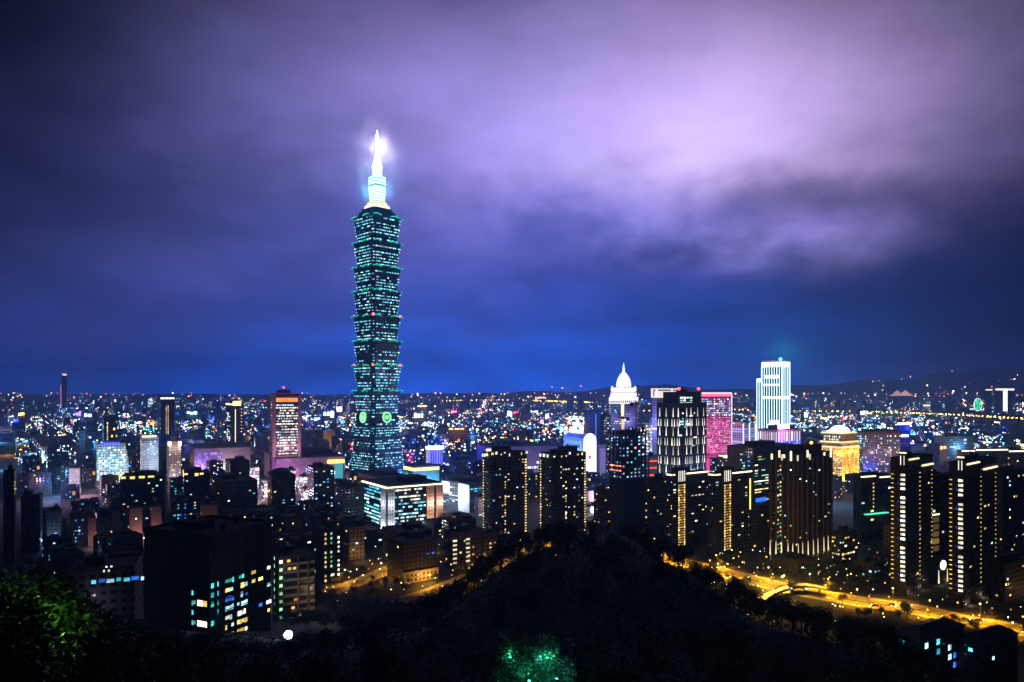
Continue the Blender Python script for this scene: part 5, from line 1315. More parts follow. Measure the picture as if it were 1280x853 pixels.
def bridge(label, pl, zd, step, w, lm):
    c = pl[0]; r = empty('river_bridge', label, 'bridge', c); pl = [p - c for p in dense(pl, 60)]
    m = MB(); ribbon(m, pl, -w, w, zd - 2.5, zd); m.build('deck', M_ROAD, r)
    pi = MB()
    for i in range(0, len(pl), 2): pi.box(pl[i].x - 2, pl[i].x + 2, pl[i].y - 2, pl[i].y + 2, 0, zd - 2.5)
    tag(pi.build('pier', M_KERB, r), kind='stuff')
    q = random.Random(5); lt = MB(); po = MB(); acc = 0
    for sd in (-w, w):
        acc = 0
        for i in range(1, len(pl)):
            a, b_ = pl[i - 1], pl[i]; L = (b_ - a).length; n = max(1, int(L / step))
            for k in range(n):
                p = a.lerp(b_, (k + q.random() * .3) / n); t = (b_ - a).normalized(); p = p + Vector((-t.y, t.x, 0)) * sd
                lt.ball((p.x, p.y, zd + 11), q.uniform(1.0, 2.3) * Vector((c.x, c.y)).length / 3600, 6); po.tube((p.x, p.y, zd), (p.x, p.y, zd + 10), .2, n=4)
    tag(lt.build('lamp', lm, r), kind='stuff'); tag(po.build('lamp_pole', M_METAL, r), kind='stuff')
M_BL = glow('bridge_sodium_lamp', (1, .60, .10), 16, .8)
def far_pt(px, py, z=0): 
    Y = F * (CH - z) / (py - HY); return Vector((V(px, Y), Y, 0))
bridge('long river expressway lined with yellow lamps across the right background', [far_pt(985, 514, 48), far_pt(1080, 515, 48), far_pt(1150, 517, 48), far_pt(1215, 520, 48), far_pt(1300, 525, 48)], 38, 21, 14, M_BL)
bridge('far elevated road with a double row of amber lamps left of the domed tower', [far_pt(560, 501, 60), far_pt(640, 500, 60), far_pt(740, 503, 60)], 48, 34, 15, M_BL)
bridge('far viaduct of small warm lamps seen behind the uplit black tower', [far_pt(800, 514, 48), far_pt(880, 512, 48), far_pt(945, 513, 48)], 38, 26, 12, M_BL)

# brightly lit halls, billboards and market roofs that stand out of the carpet
for i, (px, py, pw, ph, c_, s_, lb) in enumerate([
    (112, 503, 13, 4, (.8, .95, 1), 5, 'far white-lit long hall on the left, below the pink-edged tapered tower'), (146, 502.5, 5, 6, (1, .8, .95), 7, 'small far billboard of pinkish white light left of the slim flat-topped tower'),
    (99, 517, 8, 7, (.35, .2, 1), 3, 'far violet-lit facade left of the blue-white one'), (110, 519, 10, 6, (.4, .45, 1), 8, 'far blazing blue-white facade right of the violet one'),
    (411, 518, 13, 9, (.6, .75, 1), 7, 'far night market roof blazing blue-white just left of the tallest tower'), (424, 512, 7, 7, (.75, .7, 1), 6, 'upper of the blazing roofs left of the tallest tower'), (397, 524, 9, 5, (.25, .4, 1), 6, 'lower blue-lit roof in the blaze left of the tallest tower'),
    (638, 518, 6, 10, (.6, .95, 1), 7, 'far cyan-white billboard right of the tallest tower'), (645, 515.5, 6, 4, (1, .05, .15), 5, 'far red sign beside the cyan-white billboard'), (684, 521, 4, 11, (1, .9, .75), 5, 'far slim pillar of cream light left of the white arch'),
    (534, 508, 24, 2.4, (1, .62, .3), 5, 'far long row of orange light right of the tallest tower'), (524, 520, 13, 7, (1, .9, .7), 2.6, 'far cream-lit stepped hall right of the tallest tower'), (568, 515, 9, 4, (1, .25, .6), 3, 'far pink-topped store between the cream hall and the cyan-white billboard'),
    (572, 536.5, 22, 2.5, (1, .5, .2), 3, 'row of amber lights on an apartment roof above the mauve hall'), (676, 497.5, 14, 3, (1, .5, .3), 4, 'farthest orange-lit block on the horizon left of the domed tower'), (240, 516.5, 13, 4, (.4, .9, 1), 5, 'far cyan-white rooftop sign right of the slim flat-topped tower'),
    (1079, 516.5, 6, 6, (.95, 1, .9), 11, 'white floodlight burst among the yellow expressway lamps'), (1008, 519, 5, 6, (.85, 1, 1), 9, 'smaller white floodlit facade right of the striped white tower'), (1160, 507, 12, 2, (1, .85, .6), 5, 'far pale light bar above the expressway lamps'),
    (27, 518, 8, 4, (1, .62, .1), 6, 'far yellow sign near the left margin'), (20, 526, 7, 5, (.03, .05, 1), 6, 'deep blue lit sign near the left margin'), (1180, 560, 9, 5, (1, .35, .12), 3, 'orange lit shopfront behind the clock complex')]):
    zz = 44; Y = F * (CH - zz) / (py - HY) if py > 500 else 7000.
    if py <= 500: zz = Zat(py, Y)
    w_, h_ = pw / F * Y, ph / F * Y; x = V(px, Y); FOOT.append((x, Y + 13, max(30, w_ * .7))); FOOT.append((x * (1 - 60 / Y), Y - 60, max(30, w_ * .6))); r = empty('lit_hall', lb, 'lit building', (x, Y, 0), R(8) if px > 640 else R(-6))
    MB().box(-w_ * .6, w_ * .6, 1, 26, -1, zz + h_ / 2 + 2).build('wall', M_ROOF, r)
    qq = random.Random(i); pm = MB(); nn = max(2, int(w_ / 11))
    for k in range(nn):
        x0 = -w_ / 2 + w_ * k / nn; pm.box(x0, x0 + w_ / nn * qq.uniform(.55, 1), 0, .98, zz - h_ / 2 * qq.uniform(.3, 1), zz + h_ / 2 * qq.uniform(.35, 1))
    pm.build('lit_panel', glow('lit_panel_%s' % lb.split()[1].strip(',') + '_%d' % round(px), c_, s_ * 1.3, .2, False, .11), r)
    lamp(r, (0, -h_ - 14, zz + h_ * .4), tuple(v ** 1.6 for v in c_), 120000 * (Y / 2500) ** 1.5, 2)

# lights strung along the mountain sides
hl = MB(); q = random.Random(77); mats_h = [FARW[k] for k in ('warm', 'red', 'white', 'amber')]
for (px, py, Y) in [(1091, 477, 10800), (1095, 477, 10800), (1099, 476, 10800), (1127, 474, 10700), (1138, 471, 10700), (1190, 464, 10900), (1197, 461, 10900), (1104, 482, 9300), (1159, 482, 9300), (1160, 492, 8900), (1182, 489, 9000), (1212, 479, 9300), (1249, 476, 9300), (1264, 474.5, 9300), (1268, 474, 9300),
                    (1145, 493, 9000), (1149, 496, 8900), (1154, 495, 8900), (690, 484, 9300), (703, 485, 9300), (712, 489, 9000), (726, 483, 9300), (745, 491, 9000), (1236, 481, 9300), (1272, 469, 10900)] + [(q.uniform(1080, 1280), 0, 0) for _ in range(14)] + [(q.uniform(-10, 1290), 491.5 + q.random() ** 1.5 * 9, 9300) for _ in range(260)]:
    if not Y: Y = 9200; py = interp(px, [(1080, 486), (1280, 480)]) + q.uniform(0, 14)
    s_ = q.uniform(4.5, 9); x = V(px, Y - 1100); z = Zat(py, Y - 1100); hl.ball((x, Y - 1100, z), s_, 6, q.randrange(4))
tag(hl.build('mountain_lights', mats_h), 'scattered tiny lamps along the dark mountain slopes on the right', 'lights', kind='stuff')

# ------------------------------------------------------------------ the wide city: nearest blocks one by one, the rest as masses
GA = R(35); UR = Vector((math.cos(GA), math.sin(GA), 0)); UL = Vector((-math.sin(GA), math.cos(GA), 0))
ROADS = [(p.x, p.y) for p in BLVD] + [(p.x, p.y) for s_ in STREETS for p in s_[::2]]
def zone(px):
    for lim, nm in ((60, 'at the far left margin'), (130, 'near the cyan-washed office block'), (215, 'near the white balconied slab'), (300, 'around the violet mall'), (380, 'around the orange-arcaded office tower'),
                    (450, 'left of the tallest tower'), (520, 'beneath the tallest tower'), (600, 'right of the tallest tower'), (680, 'by the left dark twin tower'), (745, 'by the white arch'), (830, 'by the domed tower'),
                    (890, 'by the uplit black tower'), (950, 'by the magenta tower'), (1020, 'by the striped white tower'), (1080, 'by the yellow hotel'), (1130, 'by the brown gridded slab'), (1200, 'behind the clock complex')):
        if px < lim: return nm
    return 'at the right margin'
def maxtop(px0, px1, y):
    """lowest roof row that keeps the landmarks behind in view"""
    lim = 0
    for (a, b, yt, Y) in PROT:
        if Y > y + 5 and Y < y + 700 and a < px1 and b > px0 and Y < 1450:
            gy = HY + F * CH / Y; lim = max(lim, yt + .72 * (gy - yt))
    return lim
def free(x, y, r, Y, px, ytop):
    for fx, fy, fr in FOOT:
        if abs(fx - x) < fr + r and abs(fy - y) < fr + r and math.hypot(fx - x, fy - y) < (fr + r) * .86: return False
    for (rx, ry) in ROADS:
        if abs(rx - x) < r + 15 and abs(ry - y) < r + 15: return False
    return True
LIMTOP = [(0, 556), (120, 560), (230, 556), (330, 560), (440, 566), (520, 560), (600, 552), (700, 552), (760, 545), (900, 560), (1010, 562), (1060, 570), (1130, 556), (1280, 552)]
LOWTOP = [(0, 610), (60, 640), (120, 622), (200, 620), (300, 612), (440, 618), (560, 640), (620, 680), (740, 690), (830, 690), (960, 700), (1050, 690), (1110, 640), (1280, 620)]
WALLS = [('grey-tiled', F_GREY), ('brown-tiled', F_BROWN), ('dark concrete', F_DARK), ('pale-tiled', F_PALE)]
WCOL = [('cyan', ['cyan', 'cool', 'teal']), ('warm yellow', ['warm', 'white']), ('white', ['cool', 'white']), ('amber', ['amber', 'warm']), ('blue', ['blue', 'cyan'])]
NUM = {3: 'three', 4: 'four', 5: 'five', 6: 'six', 7: 'seven', 8: 'eight', 9: 'nine', 10: 'ten', 11: 'eleven', 12: 'twelve', 13: 'thirteen', 14: 'fourteen', 15: 'fifteen', 16: 'sixteen', 17: 'seventeen', 18: 'eighteen'}
q = random.Random(2024); cells = []
step = 37
for i in range(-110, 130):
    for j in range(0, 210):
        if i % 4 == 0: continue              # cross streets
        p = UR * (i * step + q.uniform(-4, 4)) + UL * (j * step * .92 + q.uniform(-4, 4) - 600)
        x, y = p.x, p.y
        if y < 520 or y > 3600: continue
        px = 640 + F * x / y
        if px < -40 or px > 1320: continue
        cells.append((y, x, px))
cells.sort()
NEARN = 300; n_apt = 0; far_cells = []; ROWB = {}
seen = {}
for (y, x, px) in cells:
    tall = q.random()
    h = q.uniform(11, 21) if tall < .62 else q.uniform(22, 40) if tall < .93 else q.uniform(40, 62)
    w, d = q.uniform(15, 27), q.uniform(13, 25)
    lim = interp(px, LIMTOP) if y > 900 else interp(px, LOWTOP)
    h = min(h, CH - (lim - HY) / F * y) if y < 1500 else h
    hp = F * 17 / y; mt = maxtop(px - hp, px + hp, y)
    if mt: h = min(h, CH - (mt - HY) / F * y)
    if h < 7: continue
    if y > 1500 and h > 34: h *= .7
    if not free(x, y, max(w, d) * .6, y, px, 0): continue
    if terrain(x, y) > -2: continue
    if n_apt >= NEARN or y > 2600: far_cells.append((x, y, w, d, h)); continue
    # keep the nearest, but thin what lies behind other rows
    n_apt += 1
    fl = max(3, int(h / 3.2)); wn, wm = WALLS[q.choices(range(4), (4, 3, 4, 1.2))[0]]; cn, cp = WCOL[q.choices(range(5), (4, 3.4, 4, 1.6, 1.5))[0]]
    litp = q.choice([.05, .1, .16, .26]); fl = min(fl, 18)
    lit_word = {.05: 'a few', .1: 'some', .16: 'many', .26: 'crowded'}[litp]
    name_h = NUM[fl]
    r = empty('city_block', None, 'city block', (x, y, 0), GA + q.choice([0, 0, 0, R(-6), R(8)]), 'single blocks of the city')
    hh = fl * 3.2 + 1
    w0, d0 = w / 2, d / 2
    setb = q.random() < .35
    m = MB().box(-w0, w0, -d0, d0, -1, hh)
    wall = m.build('wall', wm, r)
    rf = MB().box(-w0 - .2, w0 + .2, -d0 - .2, -d0 + .15, hh, hh + 1).box(-w0 - .2, w0 + .2, d0 - .15, d0 + .2, hh, hh + 1).box(-w0 - .2, -w0 + .15, -d0 + .15, d0 - .15, hh, hh + 1).box(w0 - .15, w0 + .2, -d0 + .15, d0 - .15, hh, hh + 1)
    rf.box(-w0 + .15, w0 - .15, -d0 + .15, d0 - .15, hh - .1, hh + .1)
    a_, c_ = w0 * q.uniform(.2, .45), d0 * q.uniform(.2, .45); ox, oy = q.uniform(-.3, .3) * w, q.uniform(-.3, .3) * d
    rf.box(ox - a_, ox + a_, oy - c_, oy + c_, hh + .1, hh + 3)
    roof_kind = q.choices(['water tanks', 'a stair hut', 'a metal shed'], (2, 2, 1))[0]
    if roof_kind == 'a metal shed':
        rf.loft([[(-w0 * .8, -d0 * .6, hh + .1), (w0 * .1, -d0 * .6, hh + .1), (w0 * .1, d0 * .6, hh + .1), (-w0 * .8, d0 * .6, hh + .1)], [(-w0 * .8, -.1, hh + 3), (w0 * .1, -.1, hh + 3), (w0 * .1, .1, hh + 3), (-w0 * .8, .1, hh + 3)]])
    rf.build('roof', M_ROOF, r)
    if roof_kind == 'water tanks':
        for k in range(q.randint(1, 3)):
            MB().lathe([(1, hh + .1), (1, hh + 1.9), (.5, hh + 2.3)], 8, q.uniform(-.35, .35) * w, q.uniform(-.4, -.1) * d).build('water_tank', M_TANK, r)
    cnt = 0; nf = max(3, int(w / 4)); nl = max(3, int(d / 4))
    for k in range(fl):
        for c in range(nf):
            if q.random() < litp and cnt < 60: link('window', unit_window(WIN[q.choice(cp)]), r, (-w0 + w * (c + .5) / nf, -d0 - .004, k * 3.2 + 2.1), 0, (w / nf * q.uniform(.25, .55), 1, q.uniform(.8, 1.5))); cnt += 1
        for c in range(nl):
            if q.random() < litp and cnt < 60: link('window', unit_window(WIN[q.choice(cp)]), r, (-w0 - .004, -d0 + d * (c + .5) / nl, k * 3.2 + 2.1), -math.pi / 2, (d / nl * q.uniform(.25, .55), 1, q.uniform(.8, 1.5))); cnt += 1
    sign = ''
    if q.random() < .16:
        sc_ = q.choice(['pink', 'blue', 'white', 'amber', 'cyan']); sign = f' and {"an" if sc_[0] == "a" else "a"} {sc_} sign'
        z0 = q.uniform(.4, .85) * hh; MB().box(-1.6, 1.6, -.5, 0, -2.4, 2.4).build('sign', WIN[sc_], r, (q.uniform(-.3, .3) * w, -d0 - .02, z0))
    lb = f'{name_h}-storey {wn} block, {lit_word + " " + cn + " windows" if cnt else "no lit windows"}{sign or ", " + roof_kind}, {zone(px)}'
    lb = lb.replace('no lit windows', 'unlit')
    if len(lb.split()) > 14: lb = lb.replace(' block,', ',').replace(', a stair hut', '').replace(', water tanks', '')
    if len(lb.split()) > 13: lb = lb.replace(' dark concrete', '').replace('crowded ', '')
    if lb in seen:
        other = q.choice
        lb = lb.replace(', ' + zone(px), ', behind its twin ' + zone(px))
    seen[lb] = 1; r['label'] = lb
    FOOT.append((x, y, max(w, d) * .5))

# masses of the farther city, walls and lights together
def city_mass(cellsq, name, label, nlit, lo, seed):
    q = random.Random(seed); mats = [facade('far_grey_wall', (.20, .20, .24), (.03, .03, .04), 3.4, 3.2, .55, .45), facade('far_tile_wall', (.22, .18, .18), (.03, .03, .03), 3.4, 3.2, .5, .45), facade('far_dark_wall', (.07, .07, .09), (.02, .02, .03)), facade('far_blue_glass', (.10, .13, .2), (.03, .05, .09))] + [FARW[k] for k in ('cool', 'cyan', 'white', 'warm', 'amber', 'blue', 'red', 'pink', 'green')]
    mb = MB(); c, s = math.cos(-GA), math.sin(-GA)
    for (x, y, w, d, h) in cellsq:
        X, Yy = c * x - s * y, s * x + c * y
        mb.box(X - w / 2, X + w / 2, Yy - d / 2, Yy + d / 2, -1, h, q.choices(range(4), (3, 2, 3, 2))[0])
        sc = 1 + y / 3600.0
        base = q.choices(range(9), (3.2, 3.0, 2.6, 2.6, 1.1, 1.2, .5, .5, .35))[0]
        clus = max(0.05, mnoise.noise(Vector((x / 420, y / 700, seed))) * 2.0 + .8) ** 1.4
        for k in range(int(q.expovariate(1) * nlit * clus * min(2.5, h / 18 + .3) + q.random() * .7)):
            mi = 4 + (base if q.random() < .6 else q.choices(range(9), (3.2, 3.0, 2.6, 2.6, 1.1, 1.2, .4, .4, .3))[0])
            zz = q.uniform(.15, 1.0) ** .7 * h; ww, hh = q.uniform(.5, 1.3) * sc, q.uniform(.45, .9) * sc
            if q.random() < .06: ww *= q.uniform(2, 6)
            if q.random() < .04: ww *= 1.9; hh *= 1.9
            if q.random() < .5:
                u = X + q.uniform(-.45, .45) * w; mb.box(u - ww, u + ww, Yy - d / 2 - .25, Yy - d / 2 - .02, zz - hh, zz + hh, mi)
            else:
                u = Yy + q.uniform(-.45, .45) * d; mb.box(X - w / 2 - .25, X - w / 2 - .02, u - ww, u + ww, zz - hh, zz + hh, mi)
    o = mb.build(name, mats, rz=GA); tag(o, label, 'city', kind='stuff')
city_mass(far_cells, 'city_blocks', 'carpet of low city blocks with coloured windows spreading behind the landmarks', 6.0, 0, 5)
q = random.Random(99); fc = []
for _ in range(9000):
    y = 3500 * (9000 / 3500) ** (q.random() ** .8); px = q.uniform(-40, 1320); x = V(px, y)
    if any(abs(fx - x) < fr + 25 and abs(fy - y) < fr + 60 for fx, fy, fr in FOOT if fy > 2300): continue
    h = q.choice([12, 16, 20, 26]) * q.uniform(.7, 1.3)
    if q.random() < .05: h = q.uniform(45, 85)
    if 500 < px < 760 and y < 4200 and q.random() < .3: continue
    fc.append((x, y, q.uniform(18, 50), q.uniform(18, 50), h))
city_mass(fc, 'distant_city', 'distant city sprawl glittering up to the horizon', 2.6, 0, 6)

# sodium lamps along the city's straight streets
sl = MB(); q = random.Random(31); lamp_m = [FARW['amber'], FARW['warm'], FARW['white'], FARW['cool']]
for i in range(-68, 130, 4):
    kind = q.choices(range(4), (4, 3, 2, 2))[0]
    if q.random() < .35: continue
    for j in range(0, 420):
        p = UR * (i * step) + UL * (j * 33 - 600)
        if p.y < 640 or p.y > 9000: continue
        px = 640 + F * p.x / p.y
        if px < -20 or px > 1300 or terrain(p.x, p.y) > -2 or q.random() < .25: continue
        rr = .4 + p.y / 8000.; sl.ball((p.x + q.uniform(-3, 3), p.y, 9), rr, 6, kind)
        sl.tube((p.x, p.y, 0), (p.x, p.y, 8.6), .12, n=4, m=kind) if p.y < 10 else None
slo = sl.build('street_lights', lamp_m); tag(slo, 'rows of tiny street lights along the straight avenues of the city', 'street lights', kind='stuff')
n_l = 0                                                               # added lamps at random spots, without fittings, to tint the city walls
for _ in range(4000):
    if n_l >= 150: break
    Y = 760 * (4200 / 760) ** q.random(); px = q.uniform(-10, 1290); x = V(px, Y)
    if not all(abs(fx - x) > fr + 2 or abs(fy - Y) > fr + 2 for fx, fy, fr in FOOT) or terrain(x, Y) > -2: continue
    c_ = q.choices([(.05, .16, 1), (.10, .5, 1), (1, .42, .06), (.7, .2, 1), (.75, .85, 1), (1, .5, .7)], (5 if px < 950 else 3, 3, 3 if px < 700 else 4, 1.5, 2, 1))[0]
    lamp(slo, (x, Y, q.uniform(7, 22)), c_, q.uniform(.5, 1.6) * 42000 * (1 + Y / 1500), 1.2); n_l += 1

# ------------------------------------------------------------------ trees
def leaf_mat(name, c):
    m, nt, o = new_mat(name); b = nt.nodes.new('ShaderNodeBsdfPrincipled'); b.inputs['Roughness'].default_value = .55
    ge = nt.nodes.new('ShaderNodeNewGeometry'); mx = nt.nodes.new('ShaderNodeMix'); mx.data_type = 'RGBA'
    mx.inputs[6].default_value = (*[v * .5 for v in c], 1); mx.inputs[7].default_value = (*[v * 1.5 for v in c], 1)
    nt.links.new(ge.outputs['Random Per Island'], mx.inputs[0]); nt.links.new(mx.outputs[2], b.inputs['Base Color'])
    nt.links.new(b.outputs[0], o.inputs[0]); return m
M_LEAF = leaf_mat('broad_leaf', (.010, .022, .006)); M_BARK = plain('bark', (.05, .038, .028), .95, .4, 2)
def crown_mesh(seed, H, Rr, n, ls):
    q = random.Random(seed); mb = MB(); cl = []
    for k in range(9):
        a = q.uniform(0, 6.28); rr = Rr * q.uniform(.15, .75); cl.append((rr * math.cos(a), rr * math.sin(a), H * q.uniform(.48, .88), Rr * q.uniform(.32, .58)))
    cl.append((0, 0, H * .86, Rr * .5))
    for k in range(n):
        cx, cy_, cz, cr = q.choice(cl)
        v = Vector((q.gauss(0, 1), q.gauss(0, 1), q.gauss(0, .8))).normalized() * cr * q.uniform(.55, 1.05)
        p = Vector((cx, cy_, cz)) + v
        d = (v.normalized() + Vector((q.uniform(-.9, .9), q.uniform(-.9, .9), q.uniform(-.9, .3)))).normalized(); s = d.orthogonal().normalized()
        s.rotate(Matrix.Rotation(q.uniform(0, 3.14), 3, d)); L = ls * q.uniform(.6, 1.4); w = L * .38
        mb.face([p - d * L * .5, p + s * w * .5, p + d * L * .5, p - s * w * .5])
    return mb.mesh('crown', M_LEAF)
def trunk_mesh(seed, H, Rr):
    q = random.Random(seed); mb = MB().tube((0, 0, -1.5), (.2, .1, H * .5), H * .028, H * .018, 8).tube((.2, .1, H * .5), (0, 0, H * .82), H * .018, H * .006, 6)
    for k in range(6):
        a = q.uniform(0, 6.28); z = H * q.uniform(.32, .6); mb.tube((.15, .08, z), (math.cos(a) * Rr * .6, math.sin(a) * Rr * .6, z + H * q.uniform(.15, .3)), H * .011, H * .004, 5)
    return mb.mesh('trunk', M_BARK)
PROTO = [(crown_mesh(s_, 9.5, 4.0, 1500, .62), trunk_mesh(s_, 9.5, 4.0)) for s_ in range(5)]
FINE = [(crown_mesh(40 + s_, 12, 4.6, 9000, .42), trunk_mesh(40 + s_, 12, 4.6)) for s_ in range(2)]
def tree(x, y, z, sc, rz, label, group, proto):
    r = empty('broadleaf_tree', label, 'tree', (x, y, z), rz, group); r.scale = (sc, sc, sc)
    link('trunk', proto[1], r); link('crown', proto[0], r); return r
q = random.Random(8); n_t = 0
TREES = []
for px in range(-30, 1320, 20):                                     # the crest that stands against the city
    zc, Yc = zcrest(px)
    for k in range(2):
        Y = Yc + q.uniform(-10, 26) + k * 4; x = V(px + q.uniform(-9, 9), Y); TREES.append((x, Y, q.uniform(.62, .98), 'on the crest of the black hill, outlined against the city', 'trees on the hill crest'))
for (x, Y, sc, lb, gr) in TREES:
    z = terrain(x, Y)
    top = HY + F * (CH - z - 9.5 * sc) / Y; lim = interp(640 + F * x / Y, SIL) - q.uniform(2, 12)
    if top < lim: sc = max(.3, (CH - z - (lim - HY) / F * Y) / 9.5)
    tree(x, Y, z, sc, q.uniform(0, 6.28), 'dark broadleaf tree ' + lb, gr, q.choice(PROTO)); n_t += 1
for pl, lb, w_ in ((BLVD, 'broadleaf street tree beside the amber boulevard', 12.5), (STREETS[0], 'street tree in the yellow side street', 10), (STREETS[1], 'street tree along the foot of the hill', 10)):
    for i in range(2, len(pl), 2):
        if pl is BLVD and q.random() < .12: continue
        t = (pl[i] - pl[i - 1]).normalized(); n = Vector((-t.y, t.x, 0)) * (w_ if (i // 2) % 2 else -w_) * q.uniform(.95, 1.25); p = pl[i] + n
        tree(p.x, p.y, 0, q.uniform(.5, .8) * (1.25 if pl is BLVD and p.y < pl[i].y else 1), q.uniform(0, 6.28), lb, 'street trees', q.choice(PROTO))
def lit_tree(px, py, Y, sc, label, c, pw, lo):
    x = V(px, Y); z = terrain(x, Y); top = Zat(py, Y)
    tree(x, Y, top - 12 * sc * .95, sc, 1.0 + px, label, 'lamplit trees', FINE[int(px) % 2])
    r = empty('path_lamp', 'small hidden path lamp under the ' + lo, 'street lamp', (x + .6, Y - sc * 5.2, z)); H = top - 4.0 * sc - z
    MB().tube((0, 0, 0), (0, 0, H - .2), .06).build('pole', M_METAL, r); MB().lathe([(.10, H - .2), (.13, H - .05), (.02, H)], 8).build('lamp_head', M_METAL, r)
    lamp(r, (0, 0, H + .25), c, pw, .12)
    for sx in (-1, 1): lamp(r, (sx * 2.6 * sc, sc * 3.0, H + sc * 2.2), c, pw * .5, .12)  # two added lamps inside the crown widen its lit patch
lit_tree(30, 728, 44, .95, 'foreground tree at far left with leaves lit dim green', (.38, 1, .12), 520, 'green-lit tree at far left')
lit_tree(683, 803, 52, .42, 'right-hand small tree near the bottom centre, lit turquoise-green from within', (.07, .9, .85), 170, 'turquoise-lit tree at bottom centre')
lit_tree(650, 797, 52, .50, 'left-hand small tree near the bottom centre, lit emerald green from within', (.07, 1, .55), 260, 'emerald-lit tree at bottom centre')
for (px, py, Y, sc) in ((-20, 752, 38, 1.0), (88, 770, 55, 1.0), (140, 792, 60, .9), (200, 812, 66, .9), (260, 822, 70, .8), (60, 815, 40, .8), (320, 828, 76, .8), (400, 818, 84, .8), (480, 806, 90, .8)):
    x = V(px, Y); tree(x, Y, Zat(py, Y) - 12 * sc * .95, sc, px, 'dark foreground tree on the near left slope, almost black', 'foreground trees', FINE[px % 2])
# traffic on the boulevard
def make_car():
    r = empty('car', 'small car with headlights and tail lights on, driving along the amber boulevard', 'car', (0, 0, 0), 0, 'cars on the boulevard')
    P = plain('grey_car_paint', (.12, .12, .13), .3, .1, 1, .3)
    prof = [(-2.1, .35), (-2.15, .85), (-1.5, .95), (-1.0, 1.42), (.55, 1.42), (1.2, .95), (2.05, .80), (2.15, .35)]
    MB().loft([[(x, -.85, z) for x, z in prof], [(x, .85, z) for x, z in prof]]).build('body', P, r)
    MB().box(-.9, .5, -.86, -.851, .98, 1.33).box(-.9, .5, .851, .86, .98, 1.33).build('side_window', plain('car_glass', (.01, .01, .012), .1), r)
    for x in (-1.35, 1.35):
        for y in (-.8, .8): MB().tube((x, y - .1, .33), (x, y + .1, .33), .33, n=12).build('wheel', plain('tyre_rubber', (.012, .012, .012), .9), r)
    for y in (-.6, .6):
        MB().box(2.1, 2.2, y - .16, y + .16, .58, .74).build('headlight', glow('headlight_glass', (1, .95, .8), 40, 0), r)
        MB().box(-2.2, -2.1, y - .16, y + .16, .68, .82).build('taillight', glow('taillight_glass', (1, .03, .02), 16, 0), r)
    return r
car0 = make_car(); qc = random.Random(12); first = True
for lane, dirn in ((-5.6, 1), (-2.9, 1), (2.9, -1), (5.6, -1)):
    ol = offset(BLVD, lane); i = qc.randint(1, 6)
    while i < len(ol) - 1:
        o = car0 if first else copy_tree(car0); first = False
        t = (ol[i + 1] - ol[i]) * -dirn; o.location = ol[i] + Vector((0, 0, .02)); o.rotation_euler = (0, 0, math.atan2(t.y, t.x)); i += qc.randint(5, 13)

# parks and planted plots between the hill and the blocks
n_p = 0
for _ in range(3000):
    if n_p >= 150: break
    Y = q.uniform(385, 640); px = q.uniform(340, 560) if n_p % 2 else q.uniform(860, 1285); x = V(px, Y)
    if n_p % 2: Y = q.uniform(360, 520); x = V(px, Y)
    if terrain(x, Y) > 14 or not free(x, Y, 3.2, Y, px, 0): continue
    tree(x, Y, max(0, terrain(x, Y)), q.uniform(.6, .95), q.uniform(0, 6.28), 'dark park tree on the open ground between the black hill and the apartment towers', 'park trees', q.choice(PROTO)); FOOT.append((x, Y, 2.6)); n_p += 1
gl = MB(); q2 = random.Random(41)
for _ in range(520):
    Y = q2.uniform(400, 660); px = q2.choice([q2.uniform(400, 640), q2.uniform(880, 1285), q2.uniform(880, 1285)]); x = V(px, Y)
    if terrain(x, Y) > .5 or not all(abs(fx - x) > fr * .8 or abs(fy - Y) > fr * .8 for fx, fy, fr in FOOT): continue
    hh = q2.uniform(3, 6.5); gl.ball((x, Y, hh), q2.uniform(.22, .42), 6, q2.choices(range(4), (4, 4, 2, 1))[0]); gl.tube((x, Y, 0), (x, Y, hh - .3), .06, n=4, m=4)
tag(gl.build('garden_lights', [FARW['amber'], FARW['warm'], FARW['white'], FARW['cool'], M_METAL]), 'scattered small garden and shop lights among the trees by the boulevard', 'lights', kind='stuff')
# the wood that covers the slope: too many crowns to count
wd = MB(); q3 = random.Random(61); n_w = 0
cm = [(np.array([tuple(v.co) for v in p[0].vertices]), [tuple(f.vertices) for f in p[0].polygons]) for p in PROTO]
def wood_tree(x, Y, z, sc, n_keep):
    vs, fs = q3.choice(cm); a = q3.uniform(0, 6.28); c, s = math.cos(a), math.sin(a); i = len(wd.v)
    P = np.column_stack([vs[:, 0] * c - vs[:, 1] * s, vs[:, 0] * s + vs[:, 1] * c, vs[:, 2]]) * sc + (x, Y, z)
    k = min(len(fs), n_keep); wd.v += [tuple(p) for p in P[:k * 4]]; wd.f += [tuple(i + t for t in f) for f in fs[:k]]; wd.m += [0] * k
for _ in range(30000):
    if n_w >= 500: break
    px = q3.uniform(-40, 1320); zc, Yc = zcrest(px); Y = q3.uniform(70, Yc + 30) if n_w < 330 else q3.uniform(275, 500)
    if n_w >= 330: px = q3.uniform(300, 600)
    x = V(px, Y); z = terrain(x, Y)
    if n_w >= 330 and (z > 62 or not free(x, Y, 2.5, Y, px, 0)): continue
    if n_w < 330 and not all(math.hypot(fx - x, fy - Y) > fr + 4 for fx, fy, fr in FOOT): continue
    sc = q3.uniform(.55, 1.0); lim = interp(px, SIL) - 3
    if n_w < 330 and HY + F * (CH - z - 9.5 * sc) / Y < lim: sc = (CH - z - (lim - HY) / F * Y) / 9.5
    if sc < .3: continue
    wood_tree(x, Y, max(z, 0) - .5, sc, 900); n_w += 1
tag(wd.build('wood', M_LEAF), 'black wooded slope of the hill in front of the city', 'wood', kind='stuff')
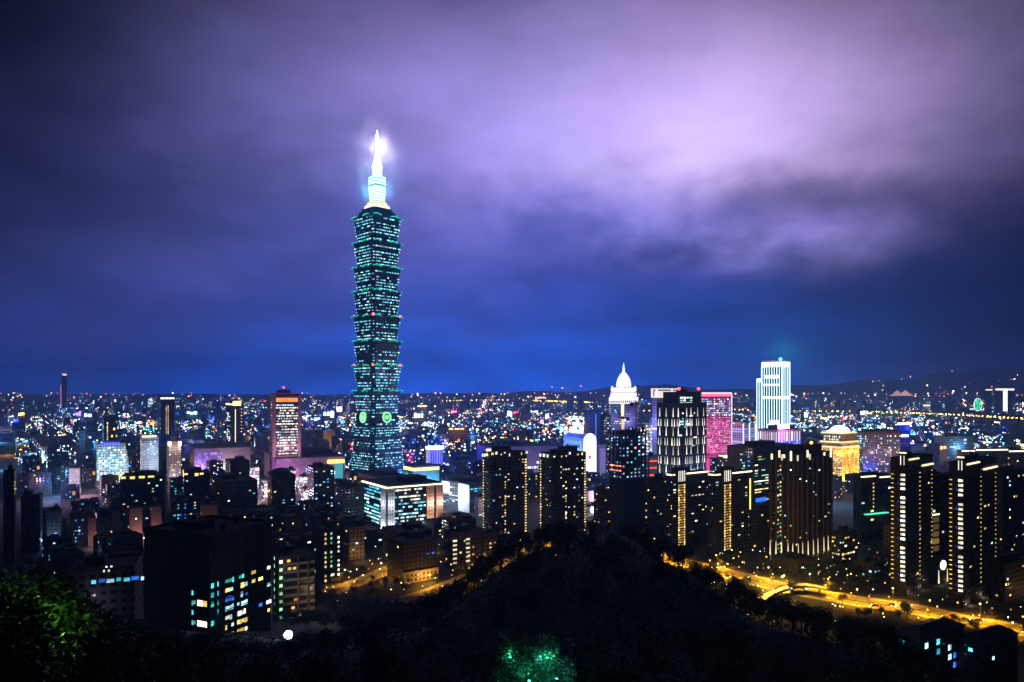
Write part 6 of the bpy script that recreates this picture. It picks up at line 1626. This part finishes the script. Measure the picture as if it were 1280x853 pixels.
# undergrowth of the hill
ug = MB(); q = random.Random(17)
for _ in range(26000):
    px = q.uniform(-60, 1340); zc, Yc = zcrest(px); Y = q.uniform(24, Yc + 90); x = V(px, Y); z = terrain(x, Y) + q.random() ** 2 * 2.8
    if z < -1: continue
    p = Vector((x, Y, z)); d = Vector((q.gauss(0, 1), q.gauss(0, 1), q.gauss(.4, .7))).normalized(); s_ = d.orthogonal().normalized(); L = q.uniform(.5, 1.3)
    ug.face([p - d * L * .5, p + s_ * L * .3, p + d * L * .5, p - s_ * L * .3])
tag(ug.build('undergrowth', M_LEAF), 'dark shrubs and undergrowth covering the hill', 'undergrowth', kind='stuff')

# ------------------------------------------------------------------ night haze over the city, and a low cloud added for the spire's halo
hz = MB().box(-8900, 8900, -580, 12400, -5, 565)
m, nt, o = new_mat('night_haze'); pv = nt.nodes.new('ShaderNodeVolumePrincipled')
pv.inputs['Color'].default_value = (.26, .52, 1, 1); pv.inputs['Density'].default_value = HAZE; pv.inputs['Anisotropy'].default_value = 0.6
nt.links.new(pv.outputs[0], o.inputs['Volume'])
tag(hz.build('haze', m), kind='stuff')

def spire_halo_cloud():
    Y = 1086.0; c = (V(470.5, 1080), Y, Zat(205, Y))
    m, nt, o = new_mat('spire_halo_cloud'); tc = nt.nodes.new('ShaderNodeTexCoord')
    ln = nt.nodes.new('ShaderNodeVectorMath'); ln.operation = 'LENGTH'; nt.links.new(tc.outputs['Object'], ln.inputs[0])
    n = noise(tc.outputs['Object'], 2.6, 4, .6)
    fall = smooth(1.0 - E(ln.outputs['Value']), 0.0, .8)
    pv = nt.nodes.new('ShaderNodeVolumePrincipled'); pv.inputs['Color'].default_value = (.9, .86, 1, 1)
    nt.links.new((fall * smooth(n, .38, .62) * .007).s, pv.inputs['Density'])
    nt.links.new(pv.outputs[0], o.inputs['Volume'])
    b = MB().lathe([(max(.01, math.sin(math.pi * k / 12)), -math.cos(math.pi * k / 12)) for k in range(13)], 24)
    ob = b.build('halo_cloud', m, None, c); ob.scale = (52, 52, 88); tag(ob, 'wisp of low cloud added for the halo round the tip of the tallest tower', 'halo_cloud', kind='stuff')
spire_halo_cloud()
